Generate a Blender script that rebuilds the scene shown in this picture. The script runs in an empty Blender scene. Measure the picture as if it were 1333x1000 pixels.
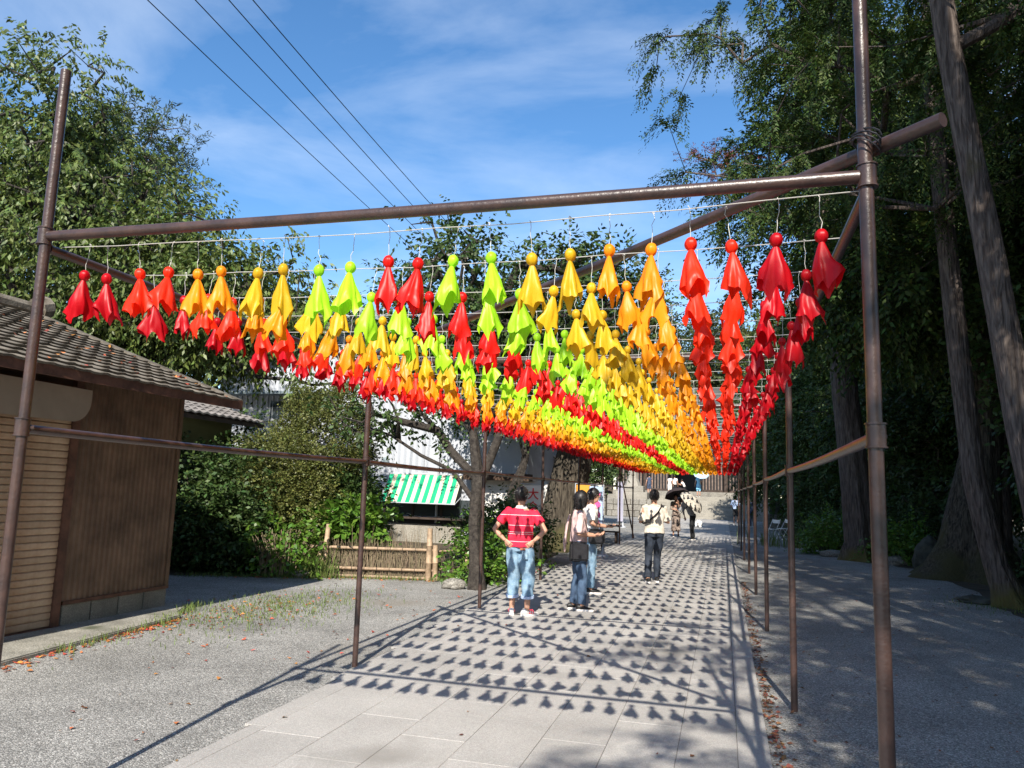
import bpy, bmesh, math, random
import numpy as np
from mathutils import Vector, Matrix, noise

scene = bpy.context.scene
C = scene.collection
rad = math.radians

# ---------------------------------------------------------------- camera
yaw, pitch, roll = 0.2725, 0.1383, 0.0313
F = Vector((-math.sin(yaw)*math.cos(pitch), math.cos(yaw)*math.cos(pitch), math.sin(pitch)))
R0 = Vector((math.cos(yaw), math.sin(yaw), 0)); U0 = R0.cross(F)
R = math.cos(roll)*R0 + math.sin(roll)*U0; U = R.cross(F)
cam_data = bpy.data.cameras.new('camera'); cam = bpy.data.objects.new('camera', cam_data); C.objects.link(cam)
M = Matrix((R, U, -F)).transposed().to_4x4(); M.translation = (0, 0, 1.65)
cam.matrix_world = M
cam_data.sensor_width = 36; cam_data.lens = 992.2/1333*36
cam_data.clip_start = 0.05; cam_data.clip_end = 2000
scene.camera = cam

# ---------------------------------------------------------------- world and sun
AZ, EL = 7.5, 39.0
world = bpy.data.worlds.new("World"); scene.world = world; world.use_nodes = True
wn = world.node_tree.nodes; wl = world.node_tree.links; wn.clear()
wo = wn.new('ShaderNodeOutputWorld'); bg = wn.new('ShaderNodeBackground'); bg.inputs['Strength'].default_value = 0.09
sky = wn.new('ShaderNodeTexSky'); sky.sky_type = 'NISHITA'; sky.sun_disc = False
sky.sun_elevation = rad(EL); sky.sun_rotation = rad(180-AZ)
sky.air_density = 1.0; sky.dust_density = 0.25; sky.ozone_density = 2.5
tc = wn.new('ShaderNodeTexCoord'); mp = wn.new('ShaderNodeMapping'); mp.inputs['Scale'].default_value = (1.1, 2.4, 4.2)
mp.inputs['Rotation'].default_value = (0.5, -0.45, 0.2); mp.inputs['Location'].default_value = (1.3, 0.4, 2.2)
nz = wn.new('ShaderNodeTexNoise'); nz.inputs['Scale'].default_value = 1.7; nz.inputs['Detail'].default_value = 9
nz.inputs['Roughness'].default_value = 0.56; nz.inputs['Distortion'].default_value = 0.35
cr = wn.new('ShaderNodeValToRGB'); cr.color_ramp.elements[0].position = 0.40; cr.color_ramp.elements[1].position = 0.74
cr.color_ramp.elements[0].color = (0, 0, 0, 1); cr.color_ramp.elements[1].color = (0.34, 0.34, 0.34, 1)
mx = wn.new('ShaderNodeMix'); mx.data_type = 'RGBA'; mx.inputs['B'].default_value = (8.2, 9.0, 10.0, 1)
wl.new(tc.outputs['Generated'], mp.inputs['Vector']); wl.new(mp.outputs[0], nz.inputs['Vector'])
wl.new(nz.outputs['Fac'], cr.inputs['Fac']); wl.new(cr.outputs[0], mx.inputs['Factor'])
gm = wn.new('ShaderNodeHueSaturation'); gm.inputs['Saturation'].default_value = 1.22; gm.inputs['Value'].default_value = 1.38
wl.new(sky.outputs[0], gm.inputs['Color'])
wl.new(gm.outputs[0], mx.inputs['A']); wl.new(mx.outputs['Result'], bg.inputs['Color']); wl.new(bg.outputs[0], wo.inputs['Surface'])
sd = bpy.data.lights.new('sun', 'SUN'); sun = bpy.data.objects.new('sun', sd); C.objects.link(sun)
sd.energy = 5.0; sd.angle = rad(0.53); sd.color = (1.0, 0.94, 0.84)
a = rad(AZ); e = rad(EL)
ldir = Vector((-math.sin(a)*math.cos(e), math.cos(a)*math.cos(e), -math.sin(e)))
sun.rotation_euler = ldir.to_track_quat('-Z', 'Y').to_euler(); sun.location = (5, -20, 30)
vs = scene.view_settings; vs.view_transform = 'Standard'; vs.look = 'None'; vs.exposure = 0.80; vs.gamma = 1.0; vs.use_curve_mapping = False
scene.render.engine = 'CYCLES'
scene.cycles.max_bounces = 6; scene.cycles.transparent_max_bounces = 8

# ---------------------------------------------------------------- materials
def mat(name, col, rough=0.7, metal=0.0, noise_scale=None, noise_amt=0.25, bump=0.0, bump_scale=None, col2=None, spec=0.4, coord='Object', island=0.0, objrand=0.0, trans=0.0, detail=5):
    m = bpy.data.materials.new(name); m.use_nodes = True
    nt = m.node_tree; n = nt.nodes; l = nt.links; b = n['Principled BSDF']
    b.inputs['Roughness'].default_value = rough; b.inputs['Metallic'].default_value = metal
    b.inputs['Specular IOR Level'].default_value = spec
    col = tuple(col)+(1,); out = None
    if noise_scale:
        t = n.new('ShaderNodeTexCoord'); z = n.new('ShaderNodeTexNoise'); z.inputs['Scale'].default_value = noise_scale
        z.inputs['Detail'].default_value = detail; z.inputs['Roughness'].default_value = 0.65
        l.new(t.outputs[coord], z.inputs['Vector'])
        r = n.new('ShaderNodeValToRGB'); l.new(z.outputs['Fac'], r.inputs['Fac'])
        c2 = tuple(col2)+(1,) if col2 else tuple(min(1, c*(1+noise_amt)) for c in col[:3])+(1,)
        c1 = col if col2 else tuple(c*(1-noise_amt) for c in col[:3])+(1,)
        r.color_ramp.elements[0].color = c1; r.color_ramp.elements[1].color = c2
        r.color_ramp.elements[0].position = 0.35; r.color_ramp.elements[1].position = 0.68
        out = r.outputs[0]
        if bump:
            z2 = z
            if bump_scale:
                z2 = n.new('ShaderNodeTexNoise'); z2.inputs['Scale'].default_value = bump_scale; z2.inputs['Detail'].default_value = 4
                l.new(t.outputs[coord], z2.inputs['Vector'])
            bp = n.new('ShaderNodeBump'); bp.inputs['Strength'].default_value = bump; bp.inputs['Distance'].default_value = 0.02
            l.new(z2.outputs['Fac'], bp.inputs['Height']); l.new(bp.outputs[0], b.inputs['Normal'])
    if out is None:
        rgb = n.new('ShaderNodeRGB'); rgb.outputs[0].default_value = col; out = rgb.outputs[0]
    for amt, node, sock in ((island, 'ShaderNodeNewGeometry', 'Random Per Island'), (objrand, 'ShaderNodeObjectInfo', 'Random')):
        if amt:
            g = n.new(node); mr = n.new('ShaderNodeMapRange'); mr.inputs['To Min'].default_value = 1-amt; mr.inputs['To Max'].default_value = 1+amt
            l.new(g.outputs[sock], mr.inputs['Value'])
            h = n.new('ShaderNodeHueSaturation'); l.new(mr.outputs[0], h.inputs['Value']); l.new(out, h.inputs['Color'])
            if island:
                mr2 = n.new('ShaderNodeMapRange'); mr2.inputs['To Min'].default_value = 0.5-0.06*amt; mr2.inputs['To Max'].default_value = 0.5+0.05*amt
                mm = n.new('ShaderNodeMath'); mm.operation = 'FRACT'; mu = n.new('ShaderNodeMath'); mu.operation = 'MULTIPLY'; mu.inputs[1].default_value = 7.31
                l.new(g.outputs[sock], mu.inputs[0]); l.new(mu.outputs[0], mm.inputs[0]); l.new(mm.outputs[0], mr2.inputs['Value']); l.new(mr2.outputs[0], h.inputs['Hue'])
            out = h.outputs[0]
    l.new(out, b.inputs['Base Color'])
    if trans:
        tr = n.new('ShaderNodeBsdfTranslucent'); l.new(out, tr.inputs['Color']); ms = n.new('ShaderNodeMixShader'); ms.inputs[0].default_value = trans
        l.new(b.outputs[0], ms.inputs[1]); l.new(tr.outputs[0], ms.inputs[2]); l.new(ms.outputs[0], n['Material Output'].inputs['Surface'])
    return m

def speckle(name, dark, light, scale, rough=0.85, bump=0.6, big=None, bigamt=0.2, objrand=0.0, dist=0.012, patches=None):
    """stone chips: voronoi cells, each its own grey, with relief"""
    m = bpy.data.materials.new(name); m.use_nodes = True; nt = m.node_tree; n = nt.nodes; l = nt.links; b = n['Principled BSDF']
    b.inputs['Roughness'].default_value = rough; b.inputs['Specular IOR Level'].default_value = 0.3
    t = n.new('ShaderNodeTexCoord'); v = n.new('ShaderNodeTexVoronoi'); v.inputs['Scale'].default_value = scale
    g = n.new('ShaderNodeNewGeometry'); l.new(g.outputs['Position'], v.inputs['Vector'])
    s = n.new('ShaderNodeSeparateColor'); l.new(v.outputs['Color'], s.inputs[0])
    r = n.new('ShaderNodeValToRGB'); l.new(s.outputs[0], r.inputs['Fac'])
    r.color_ramp.elements[0].color = dark+(1,); r.color_ramp.elements[1].color = light+(1,)
    mid = r.color_ramp.elements.new(0.8); mid.color = tuple(a_*0.45+b_*0.55 for a_, b_ in zip(dark, light))+(1,)
    z = n.new('ShaderNodeTexNoise'); z.inputs['Scale'].default_value = big or 0.6; z.inputs['Detail'].default_value = 7; z.inputs['Roughness'].default_value = 0.6
    l.new(g.outputs['Position'], z.inputs['Vector'])
    mr = n.new('ShaderNodeMapRange'); mr.inputs['From Min'].default_value = 0.3; mr.inputs['From Max'].default_value = 0.7
    mr.inputs['To Min'].default_value = 1-bigamt; mr.inputs['To Max'].default_value = 1+bigamt; l.new(z.outputs['Fac'], mr.inputs['Value'])
    h = n.new('ShaderNodeHueSaturation'); l.new(r.outputs[0], h.inputs['Color']); l.new(mr.outputs[0], h.inputs['Value']); out = h.outputs[0]
    if objrand:
        oi = n.new('ShaderNodeObjectInfo'); m2 = n.new('ShaderNodeMapRange'); m2.inputs['To Min'].default_value = 1-objrand; m2.inputs['To Max'].default_value = 1+objrand
        h2 = n.new('ShaderNodeHueSaturation'); l.new(oi.outputs['Random'], m2.inputs['Value']); l.new(m2.outputs[0], h2.inputs['Value']); l.new(out, h2.inputs['Color']); out = h2.outputs[0]
    if patches:
        z3 = n.new('ShaderNodeTexNoise'); z3.inputs['Scale'].default_value = patches[1]; z3.inputs['Detail'].default_value = 6; l.new(g.outputs['Position'], z3.inputs['Vector'])
        r3 = n.new('ShaderNodeValToRGB'); r3.color_ramp.elements[0].position = patches[2]; r3.color_ramp.elements[1].position = patches[2]+0.14
        l.new(z3.outputs['Fac'], r3.inputs['Fac'])
        mxx = n.new('ShaderNodeMix'); mxx.data_type = 'RGBA'; mxx.inputs['B'].default_value = patches[0]+(1,)
        l.new(r3.outputs[0], mxx.inputs['Factor']); l.new(out, mxx.inputs['A']); out = mxx.outputs['Result']
    l.new(out, b.inputs['Base Color'])
    bp = n.new('ShaderNodeBump'); bp.inputs['Strength'].default_value = bump; bp.inputs['Distance'].default_value = dist; bp.invert = True
    l.new(v.outputs['Distance'], bp.inputs['Height']); l.new(bp.outputs[0], b.inputs['Normal'])
    return m

MT = {}
MT['gravel'] = speckle('gravel', (0.115, 0.112, 0.105), (0.50, 0.485, 0.45), 105, bump=0.8, big=0.7, bigamt=0.30, dist=0.008, patches=((0.20, 0.175, 0.14), 0.35, 0.60))
MT['paving'] = speckle('granite_paving', (0.29, 0.276, 0.256), (0.485, 0.46, 0.428), 210, bump=0.25, big=1.3, bigamt=0.10, objrand=0.07, rough=0.7, dist=0.003, patches=((0.25, 0.235, 0.212), 0.8, 0.57))
MT['paving_joint'] = mat('paving_joint', (0.17, 0.155, 0.14), 0.95, noise_scale=20)
MT['concrete'] = speckle('old_concrete', (0.20, 0.19, 0.16), (0.38, 0.36, 0.31), 90, bump=0.4, big=2.2, bigamt=0.35, patches=((0.10, 0.105, 0.07), 1.6, 0.55))
MT['soil'] = mat('forest_soil', (0.035, 0.028, 0.018), 0.95, noise_scale=3, col2=(0.10, 0.075, 0.045), bump=0.6, bump_scale=30)
MT['pipe'] = mat('brown_painted_pipe', (0.036, 0.021, 0.018), 0.36, noise_scale=9, col2=(0.075, 0.040, 0.031), bump=0.12, bump_scale=60, spec=0.55)
MT['wire'] = mat('pale_wire', (0.55, 0.53, 0.48), 0.5)
MT['shed_metal'] = mat('brown_corrugated_metal', (0.145, 0.090, 0.057), 0.6, noise_scale=2.2, noise_amt=0.4, spec=0.25)
MT['shutter'] = mat('rusty_shutter', (0.26, 0.14, 0.07), 0.6, noise_scale=2.6, col2=(0.50, 0.36, 0.24), objrand=0.12)
MT['rust_trim'] = mat('rust_brown_trim', (0.11, 0.05, 0.032), 0.6, noise_scale=8, noise_amt=0.4)
MT['canopy'] = mat('taupe_canvas', (0.29, 0.235, 0.18), 0.85, noise_scale=2, noise_amt=0.12)
MT['block'] = speckle('concrete_block', (0.16, 0.15, 0.12), (0.30, 0.28, 0.24), 120, bump=0.3, big=3, bigamt=0.25, objrand=0.1)
MT['roof_tile'] = mat('mossy_roof_tile', (0.085, 0.07, 0.052), 0.9, noise_scale=6, col2=(0.20, 0.175, 0.14), bump=0.5, bump_scale=40, objrand=0.3, spec=0.2)
MT['grey_tile'] = mat('grey_kawara_tile', (0.20, 0.18, 0.165), 0.7, noise_scale=7, noise_amt=0.4)
MT['eave_wood'] = mat('dark_eave_wood', (0.06, 0.035, 0.022), 0.8, noise_scale=5, noise_amt=0.4)
MT['plaster'] = mat('green_beige_plaster', (0.26, 0.25, 0.15), 0.9, noise_scale=1.5, noise_amt=0.12)
MT['white_metal'] = mat('white_wall_panels', (0.44, 0.46, 0.50), 0.55, noise_scale=0.7, noise_amt=0.06)
MT['roof_trim'] = mat('blue_grey_trim', (0.22, 0.27, 0.29), 0.5, noise_scale=2, noise_amt=0.1)
MT['dark'] = mat('dark_interior', (0.012, 0.012, 0.014), 0.4)
MT['glass'] = mat('window_glass', (0.05, 0.06, 0.065), 0.08, spec=0.8)
MT['white_paint'] = mat('white_paint', (0.72, 0.70, 0.66), 0.6, noise_scale=3, noise_amt=0.06)
MT['bamboo'] = mat('weathered_bamboo', (0.34, 0.24, 0.155), 0.65, noise_scale=12, noise_amt=0.3, objrand=0.15)
MT['twine'] = mat('black_twine', (0.02, 0.017, 0.015), 0.9)
MT['twig'] = mat('dry_twigs', (0.21, 0.165, 0.105), 0.9, island=0.45)
MT['bark'] = mat('grey_bark', (0.10, 0.082, 0.065), 0.95, noise_scale=7, noise_amt=0.55, bump=1.0, bump_scale=24)
MT['bark_cherry'] = mat('cherry_bark', (0.016, 0.012, 0.010), 0.9, noise_scale=14, col2=(0.062, 0.052, 0.042), bump=1.0, bump_scale=26)
def bark_strips(name, c1, c2, moss=None):
    m = mat(name, c1, 0.95, noise_scale=5, col2=c2, bump=1.0)
    n = m.node_tree.nodes; l = m.node_tree.links
    t = n.new('ShaderNodeTexCoord'); mp_ = n.new('ShaderNodeMapping'); mp_.inputs['Scale'].default_value = (13, 13, 1.5)
    z = n.new('ShaderNodeTexNoise'); z.inputs['Scale'].default_value = 2.2; z.inputs['Detail'].default_value = 6; z.inputs['Distortion'].default_value = 0.6
    l.new(t.outputs['Object'], mp_.inputs[0]); l.new(mp_.outputs[0], z.inputs['Vector'])
    bp = n['Bump']; l.new(z.outputs['Fac'], bp.inputs['Height']); bp.inputs['Distance'].default_value = 0.06
    cr_ = n['Color Ramp']; l.new(z.outputs['Fac'], cr_.inputs['Fac'])
    if moss:
        z2 = n.new('ShaderNodeTexNoise'); z2.inputs['Scale'].default_value = 1.3; z2.inputs['Detail'].default_value = 6; l.new(t.outputs['Object'], z2.inputs['Vector'])
        s = n.new('ShaderNodeSeparateXYZ'); l.new(t.outputs['Object'], s.inputs[0])
        mr = n.new('ShaderNodeMapRange'); mr.inputs['From Min'].default_value = 0; mr.inputs['From Max'].default_value = moss[1]; mr.inputs['To Min'].default_value = 0.32; mr.inputs['To Max'].default_value = -0.1
        l.new(s.outputs['Z'], mr.inputs['Value'])
        ad = n.new('ShaderNodeMath'); ad.operation = 'ADD'; l.new(mr.outputs[0], ad.inputs[0]); l.new(z2.outputs['Fac'], ad.inputs[1])
        r2 = n.new('ShaderNodeValToRGB'); r2.color_ramp.elements[0].position = 0.55; r2.color_ramp.elements[1].position = 0.75; l.new(ad.outputs[0], r2.inputs['Fac'])
        mxx = n.new('ShaderNodeMix'); mxx.data_type = 'RGBA'; mxx.inputs['B'].default_value = moss[0]+(1,)
        l.new(r2.outputs[0], mxx.inputs['Factor']); l.new(cr_.outputs[0], mxx.inputs['A']); l.new(mxx.outputs['Result'], n['Principled BSDF'].inputs['Base Color'])
    return m
MT['cedar_bark'] = bark_strips('cedar_bark', (0.05, 0.036, 0.03), (0.17, 0.135, 0.115), ((0.13, 0.11, 0.035), 0.8))
MT['old_bark'] = bark_strips('mossy_old_bark', (0.02, 0.015, 0.010), (0.12, 0.10, 0.075), ((0.07, 0.062, 0.025), 1.6))
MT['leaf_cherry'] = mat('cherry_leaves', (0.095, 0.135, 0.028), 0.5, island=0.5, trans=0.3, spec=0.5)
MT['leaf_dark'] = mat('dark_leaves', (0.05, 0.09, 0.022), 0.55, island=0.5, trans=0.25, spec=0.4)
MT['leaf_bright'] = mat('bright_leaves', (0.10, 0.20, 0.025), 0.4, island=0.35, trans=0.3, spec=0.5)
MT['leaf_olive'] = mat('olive_leaves', (0.125, 0.14, 0.035), 0.5, island=0.5, trans=0.25, spec=0.5)
MT['needle'] = mat('cypress_sprays', (0.042, 0.074, 0.013), 0.6, island=0.6, trans=0.2, spec=0.3)
MT['needle_pine'] = mat('pine_needles', (0.045, 0.062, 0.03), 0.7, island=0.5, trans=0.15, spec=0.3)
MT['leaf_far'] = mat('far_leaves', (0.07, 0.088, 0.032), 0.7, island=0.5, trans=0.2, spec=0.3)
MT['leaf_red'] = mat('red_maple_leaves', (0.17, 0.055, 0.035), 0.6, island=0.4, trans=0.3)
MT['leaf_litter'] = mat('fallen_leaves', (0.42, 0.13, 0.045), 0.7, island=0.6)
MT['leaf_litter_brown'] = mat('fallen_leaves_brown', (0.19, 0.085, 0.04), 0.8, island=0.6)
MT['grass'] = mat('weeds', (0.12, 0.17, 0.04), 0.7, island=0.4, trans=0.2)
MT['dead_frond'] = mat('dead_red_frond', (0.20, 0.06, 0.025), 0.8, island=0.4)
MT['stone'] = speckle('weathered_stone', (0.13, 0.12, 0.105), (0.33, 0.31, 0.27), 45, bump=0.5, big=1.2, bigamt=0.3)
MT['stone_light'] = speckle('light_stone', (0.20, 0.185, 0.155), (0.36, 0.335, 0.29), 60, bump=0.4, big=1.1, bigamt=0.2, objrand=0.08)
MT['rock'] = mat('dark_mossy_rock', (0.04, 0.042, 0.035), 0.9, noise_scale=4, col2=(0.10, 0.10, 0.08), bump=0.8, bump_scale=14)
MT['temple_wood'] = mat('aged_temple_wood', (0.055, 0.038, 0.03), 0.8, noise_scale=4, noise_amt=0.4, objrand=0.15)
MT['temple_slat'] = mat('pale_aged_slats', (0.15, 0.11, 0.09), 0.8, noise_scale=4, noise_amt=0.3, objrand=0.15)
MT['copper_roof'] = mat('temple_roof', (0.07, 0.075, 0.07), 0.6, noise_scale=2, noise_amt=0.3)
MT['cable'] = mat('black_cable', (0.02, 0.02, 0.025), 0.6)
MT['pole'] = mat('concrete_pole', (0.25, 0.24, 0.22), 0.8, noise_scale=4, noise_amt=0.15)

def satin(name, c):
    m = bpy.data.materials.new(name); m.use_nodes = True; n = m.node_tree.nodes; l = m.node_tree.links; b = n['Principled BSDF']
    oi = n.new('ShaderNodeObjectInfo'); mr = n.new('ShaderNodeMapRange'); mr.inputs['To Min'].default_value = 0.88; mr.inputs['To Max'].default_value = 1.1
    h = n.new('ShaderNodeHueSaturation'); h.inputs['Color'].default_value = c+(1,); l.new(oi.outputs['Random'], mr.inputs['Value']); l.new(mr.outputs[0], h.inputs['Value'])
    l.new(h.outputs[0], b.inputs['Base Color'])
    b.inputs['Roughness'].default_value = 0.40; b.inputs['Specular IOR Level'].default_value = 0.32
    b.inputs['Sheen Weight'].default_value = 0.08; b.inputs['Sheen Roughness'].default_value = 0.4; b.inputs['Sheen Tint'].default_value = c+(1,)
    b.inputs['Anisotropic'].default_value = 0.5
    tr = n.new('ShaderNodeBsdfTranslucent'); l.new(h.outputs[0], tr.inputs['Color']); ms = n.new('ShaderNodeMixShader'); ms.inputs[0].default_value = 0.38
    l.new(b.outputs[0], ms.inputs[1]); l.new(tr.outputs[0], ms.inputs[2]); l.new(ms.outputs[0], n['Material Output'].inputs['Surface'])
    return m
DOLLC = {'crimson': (0.56, 0.003, 0.010), 'tomato': (0.93, 0.036, 0.008), 'amber': (0.90, 0.33, 0.008), 'yellow': (0.80, 0.50, 0.018), 'lime': (0.48, 0.86, 0.030), 'scarlet': (0.82, 0.014, 0.010)}
for k_, v_ in DOLLC.items(): MT['doll_'+k_] = satin('satin_'+k_, v_)

# ---------------------------------------------------------------- helpers
def tag(o, label=None, cat=None, group=None, kind=None):
    if label: o['label'] = label
    if cat: o['category'] = cat
    if group: o['group'] = group
    if kind: o['kind'] = kind
    return o
def empty(name, loc, label=None, cat=None, group=None, rz=0):
    o = bpy.data.objects.new(name, None); C.objects.link(o); o.location = loc; o.rotation_euler = (0, 0, rz); o.empty_display_size = 0.1
    return tag(o, label, cat, group)
def link(name, me, parent=None, loc=(0, 0, 0), rot=(0, 0, 0), scale=(1, 1, 1)):
    o = bpy.data.objects.new(name, me); C.objects.link(o); o.parent = parent; o.location = loc; o.rotation_euler = rot; o.scale = scale
    return o
def npmesh(name, V, Fc, m, smooth=False, mi=None):
    V = np.asarray(V, np.float32); Fc = np.asarray(Fc, np.int32); k = Fc.shape[1]
    me = bpy.data.meshes.new(name); me.vertices.add(len(V)); me.vertices.foreach_set('co', V.ravel())
    me.loops.add(Fc.size); me.loops.foreach_set('vertex_index', Fc.ravel()); me.polygons.add(len(Fc))
    me.polygons.foreach_set('loop_start', np.arange(0, Fc.size, k, dtype=np.int32)); me.polygons.foreach_set('loop_total', np.full(len(Fc), k, np.int32))
    for x in (m if isinstance(m, (list, tuple)) else [m]): me.materials.append(x)
    if mi is not None: me.polygons.foreach_set('material_index', np.asarray(mi, np.int32))
    if smooth: me.polygons.foreach_set('use_smooth', np.ones(len(Fc), bool))
    me.update(calc_edges=True); me.validate()
    return me
class MB:
    def __init__(s): s.v = []; s.f = []; s.m = []; s.mi = 0
    def add(s, vs, fs):
        o = len(s.v); s.v += [tuple(p) for p in vs]; s.f += [tuple(i+o for i in f) for f in fs]; s.m += [s.mi]*len(fs); return s
    def box(s, x0, x1, y0, y1, z0, z1):
        return s.add([(x0,y0,z0),(x1,y0,z0),(x1,y1,z0),(x0,y1,z0),(x0,y0,z1),(x1,y0,z1),(x1,y1,z1),(x0,y1,z1)],
                     [(0,3,2,1),(4,5,6,7),(0,1,5,4),(1,2,6,5),(2,3,7,6),(3,0,4,7)])
    def tube(s, pts, r, n=8, cap=True, ref=None, sq=1.0):
        pts = [Vector(p) for p in pts]; rs = r if isinstance(r, (list, tuple, np.ndarray)) else [r]*len(pts)
        vs = []; up = None
        for i, p in enumerate(pts):
            t = (pts[min(i+1, len(pts)-1)]-pts[max(i-1, 0)])
            if t.length < 1e-9: t = Vector((0, 0, 1))
            t.normalize()
            if up is None:
                up = Vector(ref) if ref else (Vector((0, 0, 1)) if abs(t.z) < 0.9 else Vector((1, 0, 0)))
            a_ = (up-t*up.dot(t)); a_ = a_.normalized() if a_.length > 1e-6 else t.orthogonal().normalized(); b_ = t.cross(a_); up = a_
            for k in range(n):
                c_ = 2*math.pi*k/n; vs.append(p+(a_*math.cos(c_)+b_*math.sin(c_)*sq)*rs[i])
        fs = []
        for i in range(len(pts)-1):
            for k in range(n):
                k2 = (k+1) % n; fs.append((i*n+k, i*n+k2, (i+1)*n+k2, (i+1)*n+k))
        if cap: fs.append(tuple(range(n-1, -1, -1))); fs.append(tuple((len(pts)-1)*n+k for k in range(n)))
        return s.add(vs, fs)
    def lathe(s, prof, n=16, c=(0, 0, 0)):
        vs = []; 
        for r_, z_ in prof:
            for k in range(n): vs.append((c[0]+r_*math.cos(2*math.pi*k/n), c[1]+r_*math.sin(2*math.pi*k/n), c[2]+z_))
        fs = [(i*n+k, i*n+(k+1) % n, (i+1)*n+(k+1) % n, (i+1)*n+k) for i in range(len(prof)-1) for k in range(n)]
        fs.append(tuple(range(n-1, -1, -1))); fs.append(tuple((len(prof)-1)*n+k for k in range(n)))
        return s.add(vs, fs)
    def prism(s, poly, ax, a0, a1):
        """polygon in the two other axes, extruded along axis ax from a0 to a1"""
        def P(u, v, w): return {0: (w, u, v), 1: (u, w, v), 2: (u, v, w)}[ax]
        n = len(poly); vs = [P(u, v, a0) for u, v in poly]+[P(u, v, a1) for u, v in poly]
        return s.add(vs, [tuple(range(n-1, -1, -1)), tuple(range(n, 2*n))]+[(k, (k+1) % n, n+(k+1) % n, n+k) for k in range(n)])
    def mesh(s, name, m, smooth=False, fix=True):
        me = bpy.data.meshes.new(name); me.from_pydata(s.v, [], s.f)
        for x in (m if isinstance(m, (list, tuple)) else [m]): me.materials.append(x)
        me.polygons.foreach_set('material_index', s.m)
        if fix:
            bm = bmesh.new(); bm.from_mesh(me); bmesh.ops.recalc_face_normals(bm, faces=bm.faces[:]); bm.to_mesh(me); bm.free()
        if smooth:
            me.polygons.foreach_set('use_smooth', [True]*len(me.polygons))
            try: me.set_sharp_from_angle(angle=rad(40))
            except Exception: pass
        me.update(); return me
    def build(s, name, m, parent=None, smooth=False, loc=(0, 0, 0), rot=(0, 0, 0)):
        return link(name, s.mesh(name, m, smooth), parent, loc, rot)
def bevelled(me, w, seg=1):
    bm = bmesh.new(); bm.from_mesh(me); bmesh.ops.bevel(bm, geom=bm.edges[:], offset=w, segments=seg, affect='EDGES'); bm.to_mesh(me); bm.free(); return me
def nrm(a_): return a_/np.maximum(np.linalg.norm(a_, axis=-1, keepdims=True), 1e-9)

# ---------------------------------------------------------------- ground
g = MB(); g.add([(-600, -600, 0), (600, -600, 0), (600, 600, 0), (-600, 600, 0)], [(0, 1, 2, 3)])
tag(g.build('gravel_ground', MT['gravel']), kind='structure')
def sheet(name, pts, z, m, sub=0):
    b = MB(); b.add([(x, y, z) for x, y in pts], [tuple(range(len(pts)))]); return tag(b.build(name, m), kind='structure')
rng = random.Random(3)
def wavy(pts, amp, step=0.5, seed=0):
    out = []; rg = random.Random(seed)
    for i in range(len(pts)):
        a_ = Vector(pts[i]+(0,)); b_ = Vector(pts[(i+1) % len(pts)]+(0,)); n_ = max(1, int((b_-a_).length/step)); n_ = min(n_, 80)
        for k in range(n_):
            p = a_.lerp(b_, k/n_); out.append((p.x+rg.uniform(-amp, amp), p.y+rg.uniform(-amp, amp)))
    return out
sheet('forest_floor', wavy([(5.5, -30), (5.0, 0), (4.6, 11), (4.25, 14), (4.7, 18), (4.5, 21.5), (3.6, 24.5), (3.1, 29), (2.6, 36), (3.4, 56.5), (60, 56.5), (60, -30)], 0.16, 0.5, 1), 0.006, MT['soil'])
sheet('garden_bed', wavy([(-16, 9.6), (-9.2, 11.6), (-7.6, 12.3), (-5.0, 13.3), (-4.2, 14.5), (-4.3, 21.9), (-16, 21.9)], 0.10, 0.4, 2), 0.006, MT['soil'])

# ---- the paved approach, slab by slab
def pleft(y): return max(-3.42, min(-3.0, -3.09-0.05*(y-4.0)))
paving = MB(); paving.prism([(pleft(-6)+.01, -6), (0.27, -6), (0.27, 57), (pleft(57)+.01, 57), (pleft(10)+.01, 10), (pleft(4)+.01, 4)], 2, -0.05, 0.014)
pav = tag(paving.build('stone_path', MT['paving_joint']), kind='structure')
xe = [-3.28, -2.98, -2.53, -2.08, -1.63, -1.18, -0.75, -0.30, 0.075, 0.28]
slabs = []
for ci in range(9):
    L = 0.92 if ci not in (0, 8) else 1.35
    y = -6 + (0.46 if ci % 2 else 0) + 0.13*ci
    while y < 57:
        y1 = min(y+L, 57); slabs.append((xe[ci], xe[ci+1], y, y1)); y = y1
slabs.sort(key=lambda q: abs((q[2]+q[3])/2-3.2) if q[3] > 2.2 else 1e3+abs(q[2]))
near = slabs[:300]; rest = slabs[300:]
slabcache = {}
for x0, x1, y0, y1 in near:
    if x0 < -3.2: x0 = round(pleft((y0+y1)/2), 2)
    w = round(x1-x0, 3); l_ = round(y1-y0, 3)
    if (w, l_) not in slabcache:
        b = MB(); gp = 0.0016; b.box(-w/2+gp, w/2-gp, -l_/2+gp, l_/2-gp, -0.02, 0.0)
        slabcache[(w, l_)] = bevelled(b.mesh('paving_slab', MT['paving']), 0.0022)
    link('paving_slab', slabcache[(w, l_)], pav, ((x0+x1)/2, (y0+y1)/2, 0.020+rng.uniform(-0.0012, 0.0012)))
b = MB()
for x0, x1, y0, y1 in rest: b.box((x0 if x0 > -3.2 else pleft(y0))+0.004, x1-0.004, y0+0.004, y1-0.004, -0.01, 0.02)
tag(b.build('paving_slabs_far', MT['paving'], pav), kind='stuff')

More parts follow.
